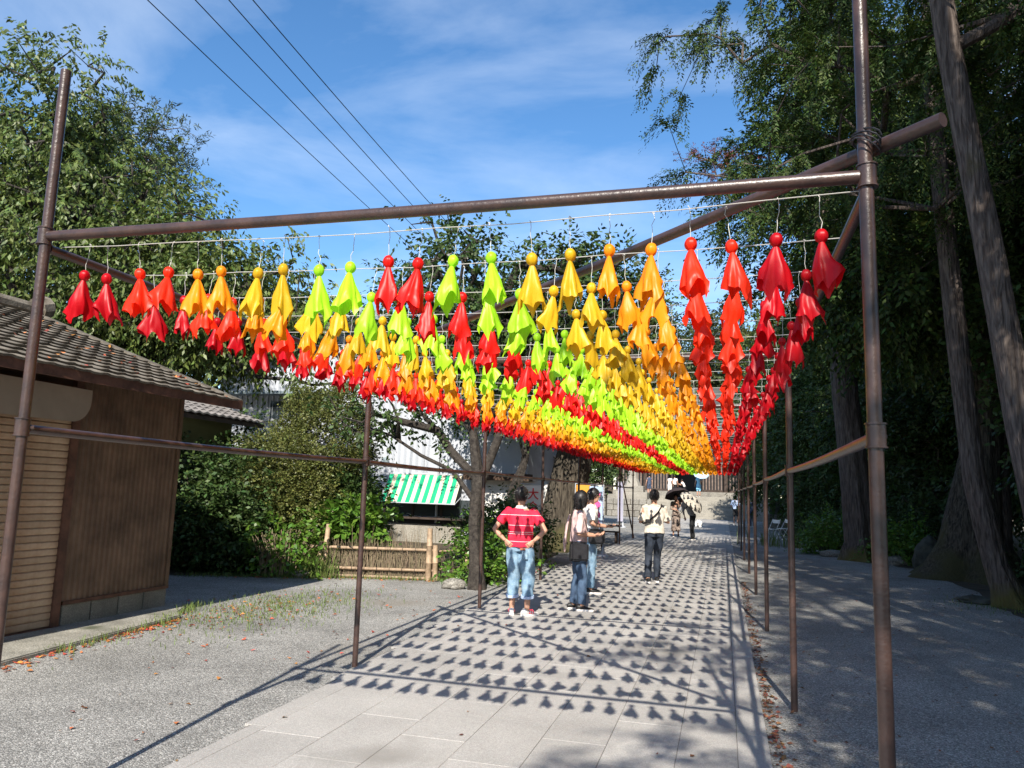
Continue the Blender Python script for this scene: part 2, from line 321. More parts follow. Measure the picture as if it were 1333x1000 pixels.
# ---------------------------------------------------------------- foliage machinery
def leaf_quads(P, D, S, L, W, fold=0.15):
    """rhombus leaves: base P, direction D, side S"""
    n = len(P); L = np.broadcast_to(L, (n,))[:, None]; W = np.broadcast_to(W, (n,))[:, None]; N = nrm(np.cross(D, S))
    V = np.empty((n, 4, 3), np.float32); V[:, 0] = P; V[:, 1] = P+D*L*0.45+S*W+N*W*fold; V[:, 2] = P+D*L; V[:, 3] = P+D*L*0.45-S*W+N*W*fold
    return V.reshape(-1, 3), np.arange(n*4, dtype=np.int32).reshape(-1, 4)
def foliage(att, outd, spec, rg):
    """att: tips (n,3); outd: outward directions. returns V,F"""
    T = spec['twigs']; K = spec['leaves']; n = len(att)
    o = np.repeat(att, T, 0); od = np.repeat(outd, T, 0); m = len(o)
    o = o+rg.normal(0, spec.get('spread', 0.12), (m, 3))
    d = nrm(od*spec.get('out', 0.7)+rg.normal(0, 0.6, (m, 3))+np.array([0, 0, spec.get('lift', 0)]))
    tl = spec['tl']*rg.uniform(0.5, 1.2, m)
    t = (np.arange(K)+0.5)/K
    P = o[:, None]+d[:, None]*(t*1.0)[None, :, None]*tl[:, None, None]
    P[:, :, 2] -= spec['droop']*(t[None]**2)*tl[:, None]
    ax = d[:, None]*np.ones((1, K, 1)); ax[:, :, 2] -= 2*spec['droop']*t[None]; ax = nrm(ax)
    side = nrm(np.cross(ax, np.array([0, 0, 1.0])+rg.normal(0, 0.35, (m, 1, 3))))
    sg = np.where(np.arange(K) % 2 == 0, 1, -1)[None, :, None]
    J = rg.normal(0, spec.get('rand', 0.35), P.shape)
    D = nrm(ax*spec.get('fwd', 0.6)+side*sg*spec.get('sw', 0.8)+J+np.array([0, 0, -spec.get('hang', 0.3)]))
    S = nrm(np.cross(D, np.cross(ax, side)+rg.normal(0, spec.get('nr', 0.5), P.shape)))
    P = P+rg.normal(0, 0.015, P.shape)
    P, D, S = (q.reshape(-1, 3) for q in (P, D, S))
    Ls = spec['L']*rg.uniform(0.6, 1.2, len(P))
    return leaf_quads(P, D, S, Ls, Ls*spec['W'], spec.get('fold', 0.15))
SP = {
 'cherry': dict(twigs=6, leaves=11, tl=0.55, droop=0.4, L=0.125, W=0.21, hang=0.85, spread=0.16),
 'cherry_sparse': dict(twigs=4, leaves=9, tl=0.5, droop=0.25, L=0.115, W=0.26, hang=0.45, spread=0.12),
 'broad': dict(twigs=5, leaves=8, tl=0.45, droop=0.2, L=0.10, W=0.30, hang=0.2, spread=0.16),
 'small': dict(twigs=6, leaves=12, tl=0.26, droop=0.1, L=0.05, W=0.36, hang=0.0, spread=0.08),
 'needle': dict(twigs=14, leaves=30, tl=0.58, droop=0.6, L=0.078, W=0.17, hang=0.2, sw=0.85, fwd=0.75, rand=0.10, nr=0.15, spread=0.06, out=1.0),
 'needle_far': dict(twigs=10, leaves=13, tl=0.8, droop=0.45, L=0.17, W=0.22, hang=0.25, sw=0.8, fwd=0.9, rand=0.2, nr=0.3, spread=0.25, out=0.9),
 'pine': dict(twigs=7, leaves=10, tl=0.5, droop=-0.1, L=0.24, W=0.10, hang=-0.1, rand=0.5, spread=0.2, lift=0.3),
 'far': dict(twigs=7, leaves=8, tl=1.0, droop=0.2, L=0.34, W=0.36, hang=0.1, spread=0.45),
 'mid': dict(twigs=7, leaves=11, tl=0.7, droop=0.25, L=0.16, W=0.30, hang=0.2, spread=0.3),
 'aucuba': dict(twigs=4, leaves=9, tl=0.25, droop=0.0, L=0.15, W=0.28, hang=0.15, spread=0.08, lift=0.5),
}
def sample_blobs(blobs, n, rg, lo=0.45, squash=None):
    vol = np.array([b[3]*b[4]*b[5] for b in blobs]); pick = rg.choice(len(blobs), n, p=vol/vol.sum())
    B = np.array(blobs, float)[pick]; u = nrm(rg.normal(0, 1, (n, 3))); r = (rg.uniform(lo**3, 1, n))**(1/3)
    lump = 1+0.22*np.sin(u[:, 0]*5+pick*1.7)*np.cos(u[:, 2]*6+u[:, 1]*4+pick)
    P = B[:, :3]+u*(r*lump)[:, None]*B[:, 3:6]
    return P, nrm(u/B[:, 3:6])
def grow(trunk, att, rg, rmin=0.008, k=0.010, sag=0.0, maxr=0.5):
    """connect attractors to a trunk; returns MB of wood (trunk+branches)"""
    N = [np.array(p[:3], float) for p in trunk]; par = [-1]+list(range(len(trunk)-1)); cnt = [0]*len(N)
    tr = [p[3] for p in trunk]; d0 = np.array([min(np.linalg.norm(a_-q) for q in N) for a_ in att]); order = np.argsort(d0)
    arr = list(N); isT = len(N)
    for i in order:
        a_ = att[i]; A = np.array(arr); dd = np.linalg.norm(A-a_, axis=1)+np.maximum(0, A[:, 2]-a_[2]+0.1)*0.9
        dd[0] += 0.5; j = int(np.argmin(dd)); q = arr[j]; L = np.linalg.norm(a_-q); ns = max(1, int(L/0.55)); prev = j
        side = rg.normal(0, 0.07*L, 3)
        for s in range(1, ns+1):
            t = s/ns; p = q*(1-t)+a_*t+side*math.sin(math.pi*t)+np.array([0, 0, 0.10*L*math.sin(math.pi*t)])
            arr.append(p); par.append(prev); cnt.append(0); prev = len(arr)-1
        cnt[prev] += 1
    for i in range(len(arr)-1, 0, -1): cnt[par[i]] += cnt[i]
    rr = [min(maxr, rmin+k*math.sqrt(max(0, c_-1))) for c_ in cnt]
    kids = [[] for _ in arr]
    for i in range(1, len(arr)): kids[par[i]].append(i)
    b = MB(); NT = 36; ph1, ph2 = rg.uniform(0, 6.28, 2); dense = []
    for i in range(len(trunk)-1):
        n_s = max(1, int(abs(trunk[i+1][2]-trunk[i][2])/0.35))
        for s in range(n_s): dense.append(tuple(np.array(trunk[i])*(1-s/n_s)+np.array(trunk[i+1])*s/n_s))
    dense.append(trunk[-1]); vs = []; R1 = trunk[min(3, len(trunk)-1)][3]
    for (x, y, z, r) in dense:
        fl_ = min(1.0, max(0.0, (r/R1-1.0)/0.8))
        for k_ in range(NT):
            t = 2*math.pi*k_/NT; q_ = 1+0.035*math.cos(9*t+z*0.5+ph1)+0.05*math.sin(4*t+ph2+z*0.35)+fl_*(0.16*math.cos(5*t+ph2)+0.10*math.cos(8*t+ph1))+0.05*noise.noise(Vector((math.cos(t)*2+ph1, math.sin(t)*2, z*0.9)))
            vs.append((x+r*q_*math.cos(t), y+r*q_*math.sin(t), z))
    b.add(vs, [(i*NT+k_, i*NT+(k_+1) % NT, (i+1)*NT+(k_+1) % NT, (i+1)*NT+k_) for i in range(len(dense)-1) for k_ in range(NT)]+[tuple((len(dense)-1)*NT+k_ for k_ in range(NT))])
    for i in range(isT): rr[i] = min(rr[i], tr[i]*0.7)
    stack = [(i, c_) for i in range(isT) for c_ in kids[i] if c_ >= isT]
    while stack:
        p0, c_ = stack.pop(); path = [arr[p0], arr[c_]]; r_ = [min(rr[p0], rr[c_]*1.25), rr[c_]]; cur = c_
        while kids[cur]:
            ks = sorted(kids[cur], key=lambda q: -cnt[q]); 
            for o_ in ks[1:]: stack.append((cur, o_))
            cur = ks[0]; path.append(arr[cur]); r_.append(rr[cur])
        nn = 8 if r_[0] > 0.05 else (5 if r_[0] > 0.02 else 3)
        b.tube([tuple(p) for p in path], r_, nn, cap=False)
    return b
def tree(name, label, base, trunk, blobs, n_att, spec, leaf_m, bark_m, seed, group=None, cat='tree', lo=0.45, k=0.010, extra_att=None, rz=0):
    rg = np.random.default_rng(seed); T = empty(name, base, label, cat, group, rz)
    att, out = sample_blobs(blobs, n_att, rg, lo)
    if extra_att is not None:
        e_ = np.array(extra_att, float); att = np.vstack([att, e_]); out = np.vstack([out, nrm(rg.normal(0, 1, e_.shape)+np.array([0, 0, .3]))])
    tm = grow(trunk, att, rg, k=k).mesh('trunk', bark_m, smooth=True, fix=False)
    V, Fq = foliage(att, out, SP[spec], rg)
    cm = npmesh('crown', V, Fq, leaf_m)
    link('trunk', tm, T); link('crown', cm, T)
    return T, tm, cm
def tree_copy(name, label, base, tm, cm, rz, s, group=None, cat='tree'):
    T = empty(name, base, label, cat, group, rz); T.scale = s if isinstance(s, tuple) else (s, s, s)
    link('trunk', tm, T); link('crown', cm, T); return T
def bush(name, label, base, blobs, n_att, spec, leaf_m, seed, cat='shrub', group=None, lo=0.55, bark='bark'):
    rg = np.random.default_rng(seed); T = empty(name, base, label, cat, group)
    att, out = sample_blobs(blobs, n_att, rg, lo); keep = att[:, 2] > 0.03; att = att[keep]; out = out[keep]
    V, Fq = foliage(att, out, SP[spec], rg); V[:, 2] = np.maximum(V[:, 2], 0.012)
    link('foliage', npmesh('foliage', V, Fq, leaf_m), T)
    b = MB(); st = att[rg.choice(len(att), min(26, len(att)), replace=False)]
    for p in st:
        q = np.array([p[0]*0.25, p[1]*0.25, 0]); mid = (p+q)/2+np.array([0, 0, 0.1*abs(p[2])])
        b.tube([tuple(q), tuple(mid), tuple(p)], [0.018, 0.012, 0.005], 4, cap=False)
    b.build('stems', MT[bark], T)
    return T

# ---------------------------------------------------------------- pipe scaffold over the path
XL, XR, Y0, DY, NF = -3.28, 0.52, 2.93, 3.73, 8
ZB, ZR, PR = 2.84, 1.88, 0.0255
fr = empty('pipe_scaffold', (XR, Y0, 0), 'brown painted steel pipe scaffold spanning the paved path and carrying the rows of hanging dolls', 'scaffold')
def fl(p): return (p[0]-XR, p[1]-Y0, p[2])
def pipe(name, p, q, r=PR, m='pipe', n=14, mid=None):
    b = MB(); p = Vector(fl(p)); q = Vector(fl(q)); k = 1 if mid is None else 6
    b.tube([p.lerp(q, i/k)+Vector((0, 0, -(mid or 0)*math.sin(math.pi*i/k))) for i in range(k+1)], r, n); return b.build(name, MT[m], fr, smooth=True)
def coupler(p, ax, r=PR):
    b = MB(); v = Vector(ax)*0.045; P = Vector(fl(p)); b.tube([P-v, P+v], r*1.32, 14); w = Vector(ax).orthogonal().normalized()
    b.tube([P-v*0.98, P-v*0.86], r*1.5, 14); b.tube([P+v*0.86, P+v*0.98], r*1.5, 14)
    b.tube([P+w*r, P+w*(r*1.9)], 0.011, 6); b.build('coupler', MT['pipe'], fr, smooth=True)
rg_ = random.Random(11)
for i in range(NF):
    y = Y0+DY*i
    for X in (XL, XR):
        top = {(0, XL): 3.73, (0, XR): 4.35}.get((i, X), 2.93+rg_.uniform(0, .12))
        pipe('post', (X+rg_.uniform(-.008, .008), y, -0.05), (X+rg_.uniform(-.012, .012), y+rg_.uniform(-.01, .01), top), 0.0262 if X == XR else 0.0255)
        coupler((X, y, ZB), (0, 0, 1)); coupler((X, y, ZR), (0, 0, 1))
    pipe('cross_beam', (XL+0.028, y, ZB), (XR-0.028, y, ZB), 0.0255, mid=0.008)
for X in (XL, XR):
    s = 1 if X == XR else -1
    for i in range(NF-1):
        ya, yb = Y0+DY*i+0.03, Y0+DY*(i+1)-0.03
        if i == 0 and X == XR: ya += 0.02
        pipe('top_rail', (X-s*0.0, ya, ZB-0.055), (X, yb, ZB-0.055), 0.0235, mid=0.006)
        pipe('middle_rail', (X, ya, ZR+rg_.uniform(-.01, .01)), (X, yb, ZR+rg_.uniform(-.01, .01)), 0.0225, mid=0.012)
pipe('diagonal_brace', (0.74, 2.78, 2.965), (XL-0.15, 6.86, 2.915), 0.0265, mid=0.02)
b = MB()
for k in range(4):
    b.tube([fl((XR+0.045*math.cos(t+0.3*k), 2.93+0.055*math.sin(t), 2.955+0.012*k-0.03*math.cos(t))) for t in [j*math.pi/6 for j in range(13)]], 0.0035, 5)
b.build('tie_wire', MT['cable'], fr)
pipe('leaning_pole', (XL+0.06, 29.0, 0.0), (XL-0.55, 28.6, 3.1), 0.025)
ROWS = 50; RY = 0.532; YR0 = 3.03
for r in range(ROWS):
    y = YR0+RY*r; pts = []
    for k in range(12):
        t = k/11; pts.append(fl((XL+(XR-XL)*t, y+rg_.uniform(-.004, .004), 2.818-0.035*math.sin(math.pi*t)+rg_.uniform(-.006, .006))))
    b = MB(); b.tube(pts, 0.0022 if r < 16 else 0.003, 4, cap=False); b.build('suspension_wire', MT['wire'], fr)

# ---------------------------------------------------------------- cloth ghost dolls
def skirt_verts(seed, nt=40, nv=9, L=0.160, W=0.084):
    """a square cloth gathered at the neck: ridges and valleys at irregular angles, four long corners"""
    rg = np.random.default_rng(seed); th = np.arange(nt)/nt*2*np.pi; v = np.linspace(0, 1, nv)[:, None]
    K = int(rg.integers(5, 8)); an = np.sort((np.arange(2*K)+rg.uniform(-0.33, 0.33, 2*K))/(2*K)*2*np.pi); amp = np.where(np.arange(2*K) % 2 == 0, rg.uniform(0.05, 0.42, 2*K), -rg.uniform(0.12, 0.48, 2*K))
    fold = np.interp(th, np.concatenate([an-2*np.pi, an, an+2*np.pi]), np.tile(amp, 3)); fold = 0.75*fold+0.125*(np.roll(fold, 1)+np.roll(fold, -1))
    an2 = an+rg.normal(0, 0.18, 2*K); o2 = np.argsort(an2); fold2 = np.interp(th, np.concatenate([an2[o2]-2*np.pi, an2[o2], an2[o2]+2*np.pi]), np.tile(amp[o2]*rg.uniform(0.5, 1.4, 2*K), 3))
    ph = rg.uniform(0, 6.28); c_ = np.abs(np.cos(th-ph)); s_ = np.abs(np.sin(th-ph)); edge = 1/np.maximum(c_, s_)          # 1 mid edge, 1.41 corner
    f = fold*(1-v)+fold2*v; wob = 0.06*np.sin(3*th+7*v+seed)
    r = 0.009+W*rg.uniform(0.9, 1.1)*(v**0.85)*(0.62+0.22*(edge-1))*(1+f*(0.45+0.6*v)+wob*v)
    wt = np.interp(th, np.linspace(0, 2*np.pi, 5), np.append(q5 := rg.uniform(0.2, 1.25, 4), q5[0])); r = r*(1-wt*1.25*np.minimum(edge-1, 0.41)*np.clip((v-0.5)/0.5, 0, 1))
    tilt = 1+rg.uniform(0.0, 0.22)*np.cos(th-rg.uniform(0, 6.28))*v
    z = -L*v*(0.90+0.85*(edge-1))*tilt*(1+rg.uniform(-.04, .04))
    # hem flips and dents
    z = z+0.012*v**3*np.sin(5*th+seed*1.3)-0.004*fold*v
    cr_ = np.array([[noise.noise(Vector((math.cos(t_)*2.6+seed, math.sin(t_)*2.6, vv*3.2))) for t_ in th] for vv in v[:, 0]]); r = r*(1+0.34*cr_*v)
    sq = rg.uniform(0.66, 1.0); bx, by = rg.normal(0, 0.010, 2)
    x = r*np.cos(th)+bx*v*v; y = r*np.sin(th)*sq+by*v*v; V = np.stack([x, y, z+0*x], -1).reshape(-1, 3)
    F4 = [(i*nt+k, (i+1)*nt+k, (i+1)*nt+(k+1) % nt, i*nt+(k+1) % nt) for i in range(nv-1) for k in range(nt)]
    return V, np.array(F4)
def head_verts(n=14, m=9, R_=0.0275):
    V = []; 
    for i in range(m):
        t = i/(m-1); a_ = math.pi*(0.03+0.90*t)
        for k in range(n*2):
            th = 2*math.pi*k/(n*2); pl = 1+(0.055*math.cos(n*th*0.8571+2*math.sin(2*th))+0.05*math.cos(5*th+1))*(0.3+1.2*t)+0.03*math.cos(2*th)
            r_ = max(0.0085 if i == m-1 else 0, R_*math.sin(a_)*pl); V.append((r_*math.cos(th), r_*math.sin(th), R_*1.05*math.cos(a_)+R_*0.9))
    N_ = n*2; F4 = [(i*N_+k, (i+1)*N_+k, (i+1)*N_+(k+1) % N_, i*N_+(k+1) % N_) for i in range(m-1) for k in range(N_)]
    return np.array(V), np.array(F4)
HV, HF = head_verts(); HV = HV*[0.86, 0.86, 1.0]
headm = {c_: npmesh('head', HV, HF, MT['doll_'+c_], True) for c_ in DOLLC}
NVAR = 16; sk = {}
for s in range(NVAR):
    V, Fq = skirt_verts(100+s)
    for c_ in DOLLC: sk[(c_, s)] = npmesh('skirt', V, Fq, MT['doll_'+c_], True)
strm = []
for s in range(4):
    rg = random.Random(s); b = MB(); hh = 0.132
    b.tube([(rg.uniform(-.006, .006)*(1 if 0 < k < 5 else 0), rg.uniform(-.006, .006)*(1 if 0 < k < 5 else 0), k/5*hh) for k in range(6)], 0.0014, 4, cap=False)
    b.tube([(0, 0.006, hh-0.004), (0.004, 0, hh+0.004), (0, -0.006, hh-0.002)], 0.002, 4); strm.append(b.mesh('hanging_string', MT['wire']))
cols = ['crimson']*2+['tomato']*2+['amber']*2+['yellow']*2+['lime']*2+['scarlet']*2+['lime']*2+['yellow']*2+['amber']*2+['tomato']*2+['crimson']*2
CN = {'crimson': 'crimson', 'tomato': 'orange-red', 'amber': 'amber', 'yellow': 'mustard yellow', 'lime': 'lime green', 'scarlet': 'bright red'}
ORD = 'first second third fourth fifth sixth seventh eighth ninth tenth eleventh twelfth thirteenth fourteenth'.split()
PAIRN = {0: 'outermost left crimson', 1: 'left orange-red', 2: 'left amber', 3: 'left mustard yellow', 4: 'left lime green', 5: 'central bright red', 6: 'right lime green', 7: 'right mustard yellow', 8: 'right amber', 9: 'right orange-red', 10: 'outermost right crimson'}
XC = [-3.12+i*(3.50/21) for i in range(22)]
rg_ = random.Random(5)
def wirez(x, r): t = (x-XL)/(XR-XL); return 2.818-0.035*math.sin(math.pi*t)
DROWS = 14
farparts = {c_: [] for c_ in DOLLC}; fstr = []
lowsk = [skirt_verts(300+s, 16, 5) for s in range(14)]
HLV, HLF = head_verts(5, 5)
for r in range(ROWS):
    y = YR0+RY*r
    for c_ in range(22):
        x = XC[c_]+rg_.uniform(-.018, .018); yy = y+rg_.uniform(-.006, .006); z = wirez(x, r)-0.132-0.052+rg_.gauss(0, 0.007); rz = rg_.uniform(0, 6.28); sc = rg_.uniform(0.94, 1.07)
        col = cols[c_]
        if r < DROWS:
            rown = 'nearest row' if r == 0 else ORD[r]+' row from the front'
            lab = '%s ghost doll of the %s pair, %s' % ('left' if c_ % 2 == 0 else 'right', PAIRN[c_//2], rown)
            T = empty('ghost_doll', (x, yy, z), lab, 'hanging doll', 'cloth ghost dolls hanging in rows over the path', rz)
            T.rotation_euler = (rg_.uniform(-.11, .11), rg_.uniform(-.11, .11), rz)
            h_ = link('head', headm[col], T); s_ = link('skirt', sk[(col, rg_.randrange(NVAR))], T, (0, 0, 0.001), scale=(sc*1.04, sc*1.04, sc*rg_.uniform(0.98, 1.1)))
            link('hanging_string', strm[rg_.randrange(4)], T, (0, 0, 0.054))
        else:
            V, Fq = lowsk[rg_.randrange(14)]; cs, sn = math.cos(rz), math.sin(rz); Rz = np.array([[cs, -sn, 0], [sn, cs, 0], [0, 0, 1]])
            farparts[col].append(((V*sc*1.03)@Rz.T+[x, yy, z], Fq)); farparts[col].append((HLV+[x, yy, z], HLF))
            fstr.append((x, yy, z+0.054))
allV = []; allF = []; mi = []; off = 0; names = list(DOLLC)
for k, c_ in enumerate(names):
    for V, Fq in farparts[c_]: allV.append(V); allF.append(Fq+off); mi += [k]*len(Fq); off += len(V)
tag(link('ghost_dolls_far_rows', npmesh('ghost_dolls_far_rows', np.vstack(allV), np.vstack(allF), [MT['doll_'+c_] for c_ in names], True, mi)),
    'far rows of red, amber, yellow and lime cloth ghost dolls merging into a striped canopy over the path', 'hanging dolls', 'cloth ghost dolls hanging in rows over the path', 'stuff')
b = MB()
for x, y, z in fstr: b.tube([(x, y, z), (x, y, z+0.132)], 0.0018, 3, cap=False)
tag(b.build('hanging_strings_far_rows', MT['wire']), 'pale strings holding the far rows of cloth ghost dolls', 'strings', kind='stuff')

# ---------------------------------------------------------------- brown shed on the left
SX, SY0, SY1 = -6.95, 2.2, 8.56
shed = empty('shed', (SX, SY1, 0), 'brown corrugated metal shed with rusty roller shutter and mossy tiled roof', 'shed')
def sl(x, y, z): return (x-SX, y-SY1, z)
def lbox(mb, x0, x1, y0, y1, z0, z1): return mb.box(x0-SX, x1-SX, y0-SY1, y1-SY1, z0, z1)
def corr(mb, axis, fixed, a0, a1, z0, z1, pitch_=0.076, dep=0.012, sgn=1, ox=0, oy=0):
    n_ = int((a1-a0)/pitch_*4); vs = []; 
    for i in range(n_+1):
        a_ = a0+(a1-a0)*i/n_; d = (0, dep, dep, 0)[i % 4]*sgn
        for z in (z0, z1): vs.append((fixed+d-ox, a_-oy, z) if axis == 'y' else (a_-ox, fixed+d-oy, z))
    return mb.add(vs, [(2*i, 2*i+2, 2*i+3, 2*i+1) for i in range(n_)])
b = MB(); corr(b, 'y', SX, 6.93, SY1, 0.30, 2.95, ox=SX, oy=SY1); lbox(b, SX-0.04, SX-0.004, 6.93, SY1-0.01, 0.2, 2.95)
b.build('corrugated_wall', MT['shed_metal'], shed)
b = MB(); corr(b, 'x', SY1, -12.9, SX, 0.28, 3.0, ox=SX, oy=SY1); lbox(b, -12.9, SX-0.04, SY1-0.05, SY1-0.004, 0.0, 3.0); lbox(b, -12.9, -12.85, SY0, SY1-0.05, 0, 3.0); lbox(b, -12.85, SX-0.04, SY0, SY0+0.05, 0, 3.0)
b.prism([(-12.9-SX, 3.0), (SX-SX-0.04, 3.0), (-9.9-SX, 3.85)], 1, -0.05, -0.004)
b.build('end_wall', MT['shed_metal'], shed)
b = MB(); lbox(b, SX-0.03, SX+0.022, SY1-0.03, SY1+0.028, 0.28, 2.9); b.build('corner_flashing', MT['shed_metal'], shed)
b = MB(); lbox(b, SX-0.02, SX+0.035, 6.93, SY1+0.02, 0.262, 0.30); b.build('base_flashing', MT['rust_trim'], shed)
bl = MB(); bl.box(-0.05, 0.02, -0.195, 0.195, 0, 0.245); blm = bevelled(bl.mesh('foundation_block', MT['block']), 0.006)
for k in range(4): link('foundation_block', blm, shed, (0, -0.19-0.41*k, 0.015))
# shutter
nsl = 31; sh = MB(); zz = 0.0725
sh.prism([(0.0, 0.0), (0.012, 0.004), (0.016, 0.02), (0.016, zz-0.012), (0.004, zz), (0.0, zz)], 1, -2.3, 0)
shm = sh.mesh('shutter_slat', MT['shutter'])
for k in range(nsl): link('shutter_slat', shm, shed, (0.0, 6.80-SY1, 0.06+k*0.0745))
b = MB(); lbox(b, SX-0.03, SX+0.04, 6.80, 6.90, 0.0, 2.9); b.build('shutter_jamb', MT['rust_trim'], shed)
b = MB(); lbox(b, SX-0.03, SX+0.03, 4.5, 6.80, 0.005, 0.055); b.build('shutter_bottom_rail', MT['rust_trim'], shed)
b = MB(); lbox(b, SX-0.06, SX-0.02, SY0, 6.85, 0.0, 2.95); b.build('wall_behind_shutter', MT['shed_metal'], shed)
b = MB(); corr(b, 'y', SX, SY0, 4.42, 0.0, 2.95, ox=SX, oy=SY1); b.build('corrugated_wall', MT['shed_metal'], shed)
# taupe canopy front with rounded lower corner
pr = [(3.6, 2.63), (3.6, 2.235)]+[(6.62+0.24*math.sin(t), 2.475-0.24*math.cos(t)) for t in [i*math.pi/16 for i in range(9)]]+[(6.86, 2.60)]
b = MB(); b.prism([(y-SY1, z) for y, z in pr], 0, 0.175, 0.2); b.build('canopy_cloth', MT['canopy'], shed)
b = MB(); lbox(b, SX, SX+0.17, 3.6, 6.8, 2.56, 2.62); b.build('canopy_housing', MT['rust_trim'], shed)
# roof
RXe, RZe, RXr, RZr, RYe = -6.28, 2.71, -9.9, 4.02, 8.90
sl_len = math.hypot(RXr-RXe, RZr-RZe); ang = math.atan2(RZr-RZe, -(RXr-RXe))
roof = MB(); 
roof.prism([(RXe-SX, RZe-0.01), (RXr-SX, RZr-0.01), (RXr*2-RXe-SX, RZe-0.01), (RXr*2-RXe-SX, RZe-0.07), (RXr-SX, RZr-0.08), (RXe-SX, RZe-0.07)], 1, SY0-0.3-SY1, RYe-SY1)
roofo = roof.build('roof', MT['eave_wood'], shed)
b = MB(); lbox(b, RXe-0.005, RXe+0.02, SY0-0.3, RYe+0.01, RZe-0.10, RZe+0.02); b.build('fascia', MT['rust_trim'], roofo)
nrow, tw, te = 17, 0.225, sl_len/17
tl_ = MB(); tl_w = tw*0.985
prof = [(-0.5, 0.006), (-0.34, 0.0), (0.0, 0.0), (0.3, 0.010), (0.42, 0.012), (0.5, 0.006)]
vs = []
for u, h in prof:
    for (s_, lift) in ((0.0, 0.030), (te*1.08, 0.0)): vs.append((u*tl_w, s_, h+lift))
n_ = len(prof); base_ = len(vs)
for u, h in prof: vs.append((u*tl_w, 0.0, h+0.006))
tl_.add(vs, [(2*i, 2*i+2, 2*i+3, 2*i+1) for i in range(n_-1)]+[(2*i, base_+i, base_+i+1, 2*i+2) for i in range(n_-1)])
tlm = tl_.mesh('tile', MT['roof_tile'], fix=False); rg_ = random.Random(8)
basis = Matrix(((0, -math.cos(ang), math.sin(ang)), (1, 0, 0), (0, math.sin(ang), math.cos(ang))))  # cols: u->+Y, s->up slope, n
stuffV = []; stuffF = []; so = 0
tv = np.array([v.co[:] for v in tlm.vertices]); tf = [tuple(p.vertices) for p in tlm.polygons]
for r in range(nrow):
    for c_ in range(31):
        yc = RYe-0.12-tw*(c_+0.5)+0.0; s_ = r*te-0.03
        if yc < SY0-0.2: continue
        p = Vector((RXe-SX, yc-SY1, RZe+0.0))+basis@Vector((0, s_, 0.0))
        rot = basis@Matrix.Rotation(rg_.uniform(-.04, .04), 3, 'Z')@Matrix.Rotation(rg_.uniform(-.045, .045), 3, 'Y')
        if c_ < 17:
            o = bpy.data.objects.new('tile', tlm); C.objects.link(o); o.parent = roofo; o.matrix_local = Matrix.Translation(p)@rot.to_4x4()
        else:
            Mx = np.array(rot); stuffV.append(tv@Mx.T+np.array(p)); stuffF += [tuple(i+so for i in f) for f in tf]; so += len(tv)
me = bpy.data.meshes.new('tiles'); me.from_pydata([tuple(v) for v in np.vstack(stuffV)], [], stuffF); me.materials.append(MT['roof_tile']); tag(link('tiles', me, roofo), kind='stuff')
b = MB(); vx, vz = (-math.sin(ang)*0.0, 1.0)
b.prism([(RXe-SX+0.01, RZe-0.02), (RXe-SX+0.01, RZe+0.035), (RXr-SX, RZr+0.045), (RXr-SX, RZr-0.02)], 1, RYe-0.14-SY1, RYe+0.02-SY1)
b.build('verge_tiles', MT['roof_tile'], roofo)
b = MB(); b.tube([(RXr-SX, SY0-0.3-SY1, RZr+0.06), (RXr-SX, RYe+0.05-SY1, RZr+0.06)], 0.12, 10); b.tube([(RXr-SX, RYe-0.05-SY1, RZr+0.1), (RXr-SX, RYe+0.12-SY1, RZr+0.16)], 0.17, 10); b.build('ridge', MT['roof_tile'], roofo)
# apron slab
b = MB(); b.prism([(SX-0.1, 3.0), (-6.0, 3.0), (-6.02, 5.2), (-6.18, 6.9), (-6.28, 8.05), (-6.5, 8.28), (-6.72, 8.74), (SX-0.1, 8.86)], 2, -0.05, 0.045)
ap = bevelled(b.mesh('concrete_apron', MT['concrete']), 0.012, 2); tag(link('concrete_apron', ap), kind='structure')

# ---------------------------------------------------------------- second house (tiled roof, green beige wall)
h2 = empty('tiled_house', (-10.2, 14.2, 0), 'low house with grey tiled roof and greenish beige wall between shed and hedges', 'house')
b = MB(); b.box(-5, 0, -5, 0, 0, 2.95); b.build('wall', MT['plaster'], h2)
b = MB(); b.prism([(0.6, 2.88), (-3.0, 4.0), (-6.6, 2.88), (-6.6, 2.80), (-3.0, 3.9), (0.6, 2.80)], 1, -5.4, 0.30); rf = b.build('roof', MT['eave_wood'], h2)
b = MB()
for c_ in range(24):
    yy = -5.3+c_*0.235
    for r in range(13):
        t0, t1 = r/13, (r+1.1)/13; x0, z0, x1, z1 = 0.62-3.62*t0, 2.90+1.12*t0, 0.62-3.62*t1, 2.90+1.12*t1
        b.add([(x0, yy, z0+0.03), (x0, yy+0.12, z0+0.07), (x0, yy+0.23, z0+0.03), (x1, yy, z1), (x1, yy+0.12, z1+0.04), (x1, yy+0.23, z1), (x0, yy, z0), (x0, yy+0.12, z0+0.03), (x0, yy+0.23, z0)],
              [(0, 1, 4, 3), (1, 2, 5, 4), (6, 7, 1, 0), (7, 8, 2, 1)])
tag(b.build('tiles', MT['grey_tile'], rf), kind='stuff')
b = MB(); b.box(0.0, 0.012, -2.9, -1.5, 1.0, 2.1); w = b.build('window', MT['dark'], h2); b = MB(); b.box(0.012, 0.03, -2.95, -1.45, 2.1, 2.15); b.box(0.012, 0.03, -2.95, -1.45, 0.95, 1.0); b.box(0.012, 0.03, -2.22, -2.18, 1.0, 2.1); b.build('frame', MT['roof_trim'], w)

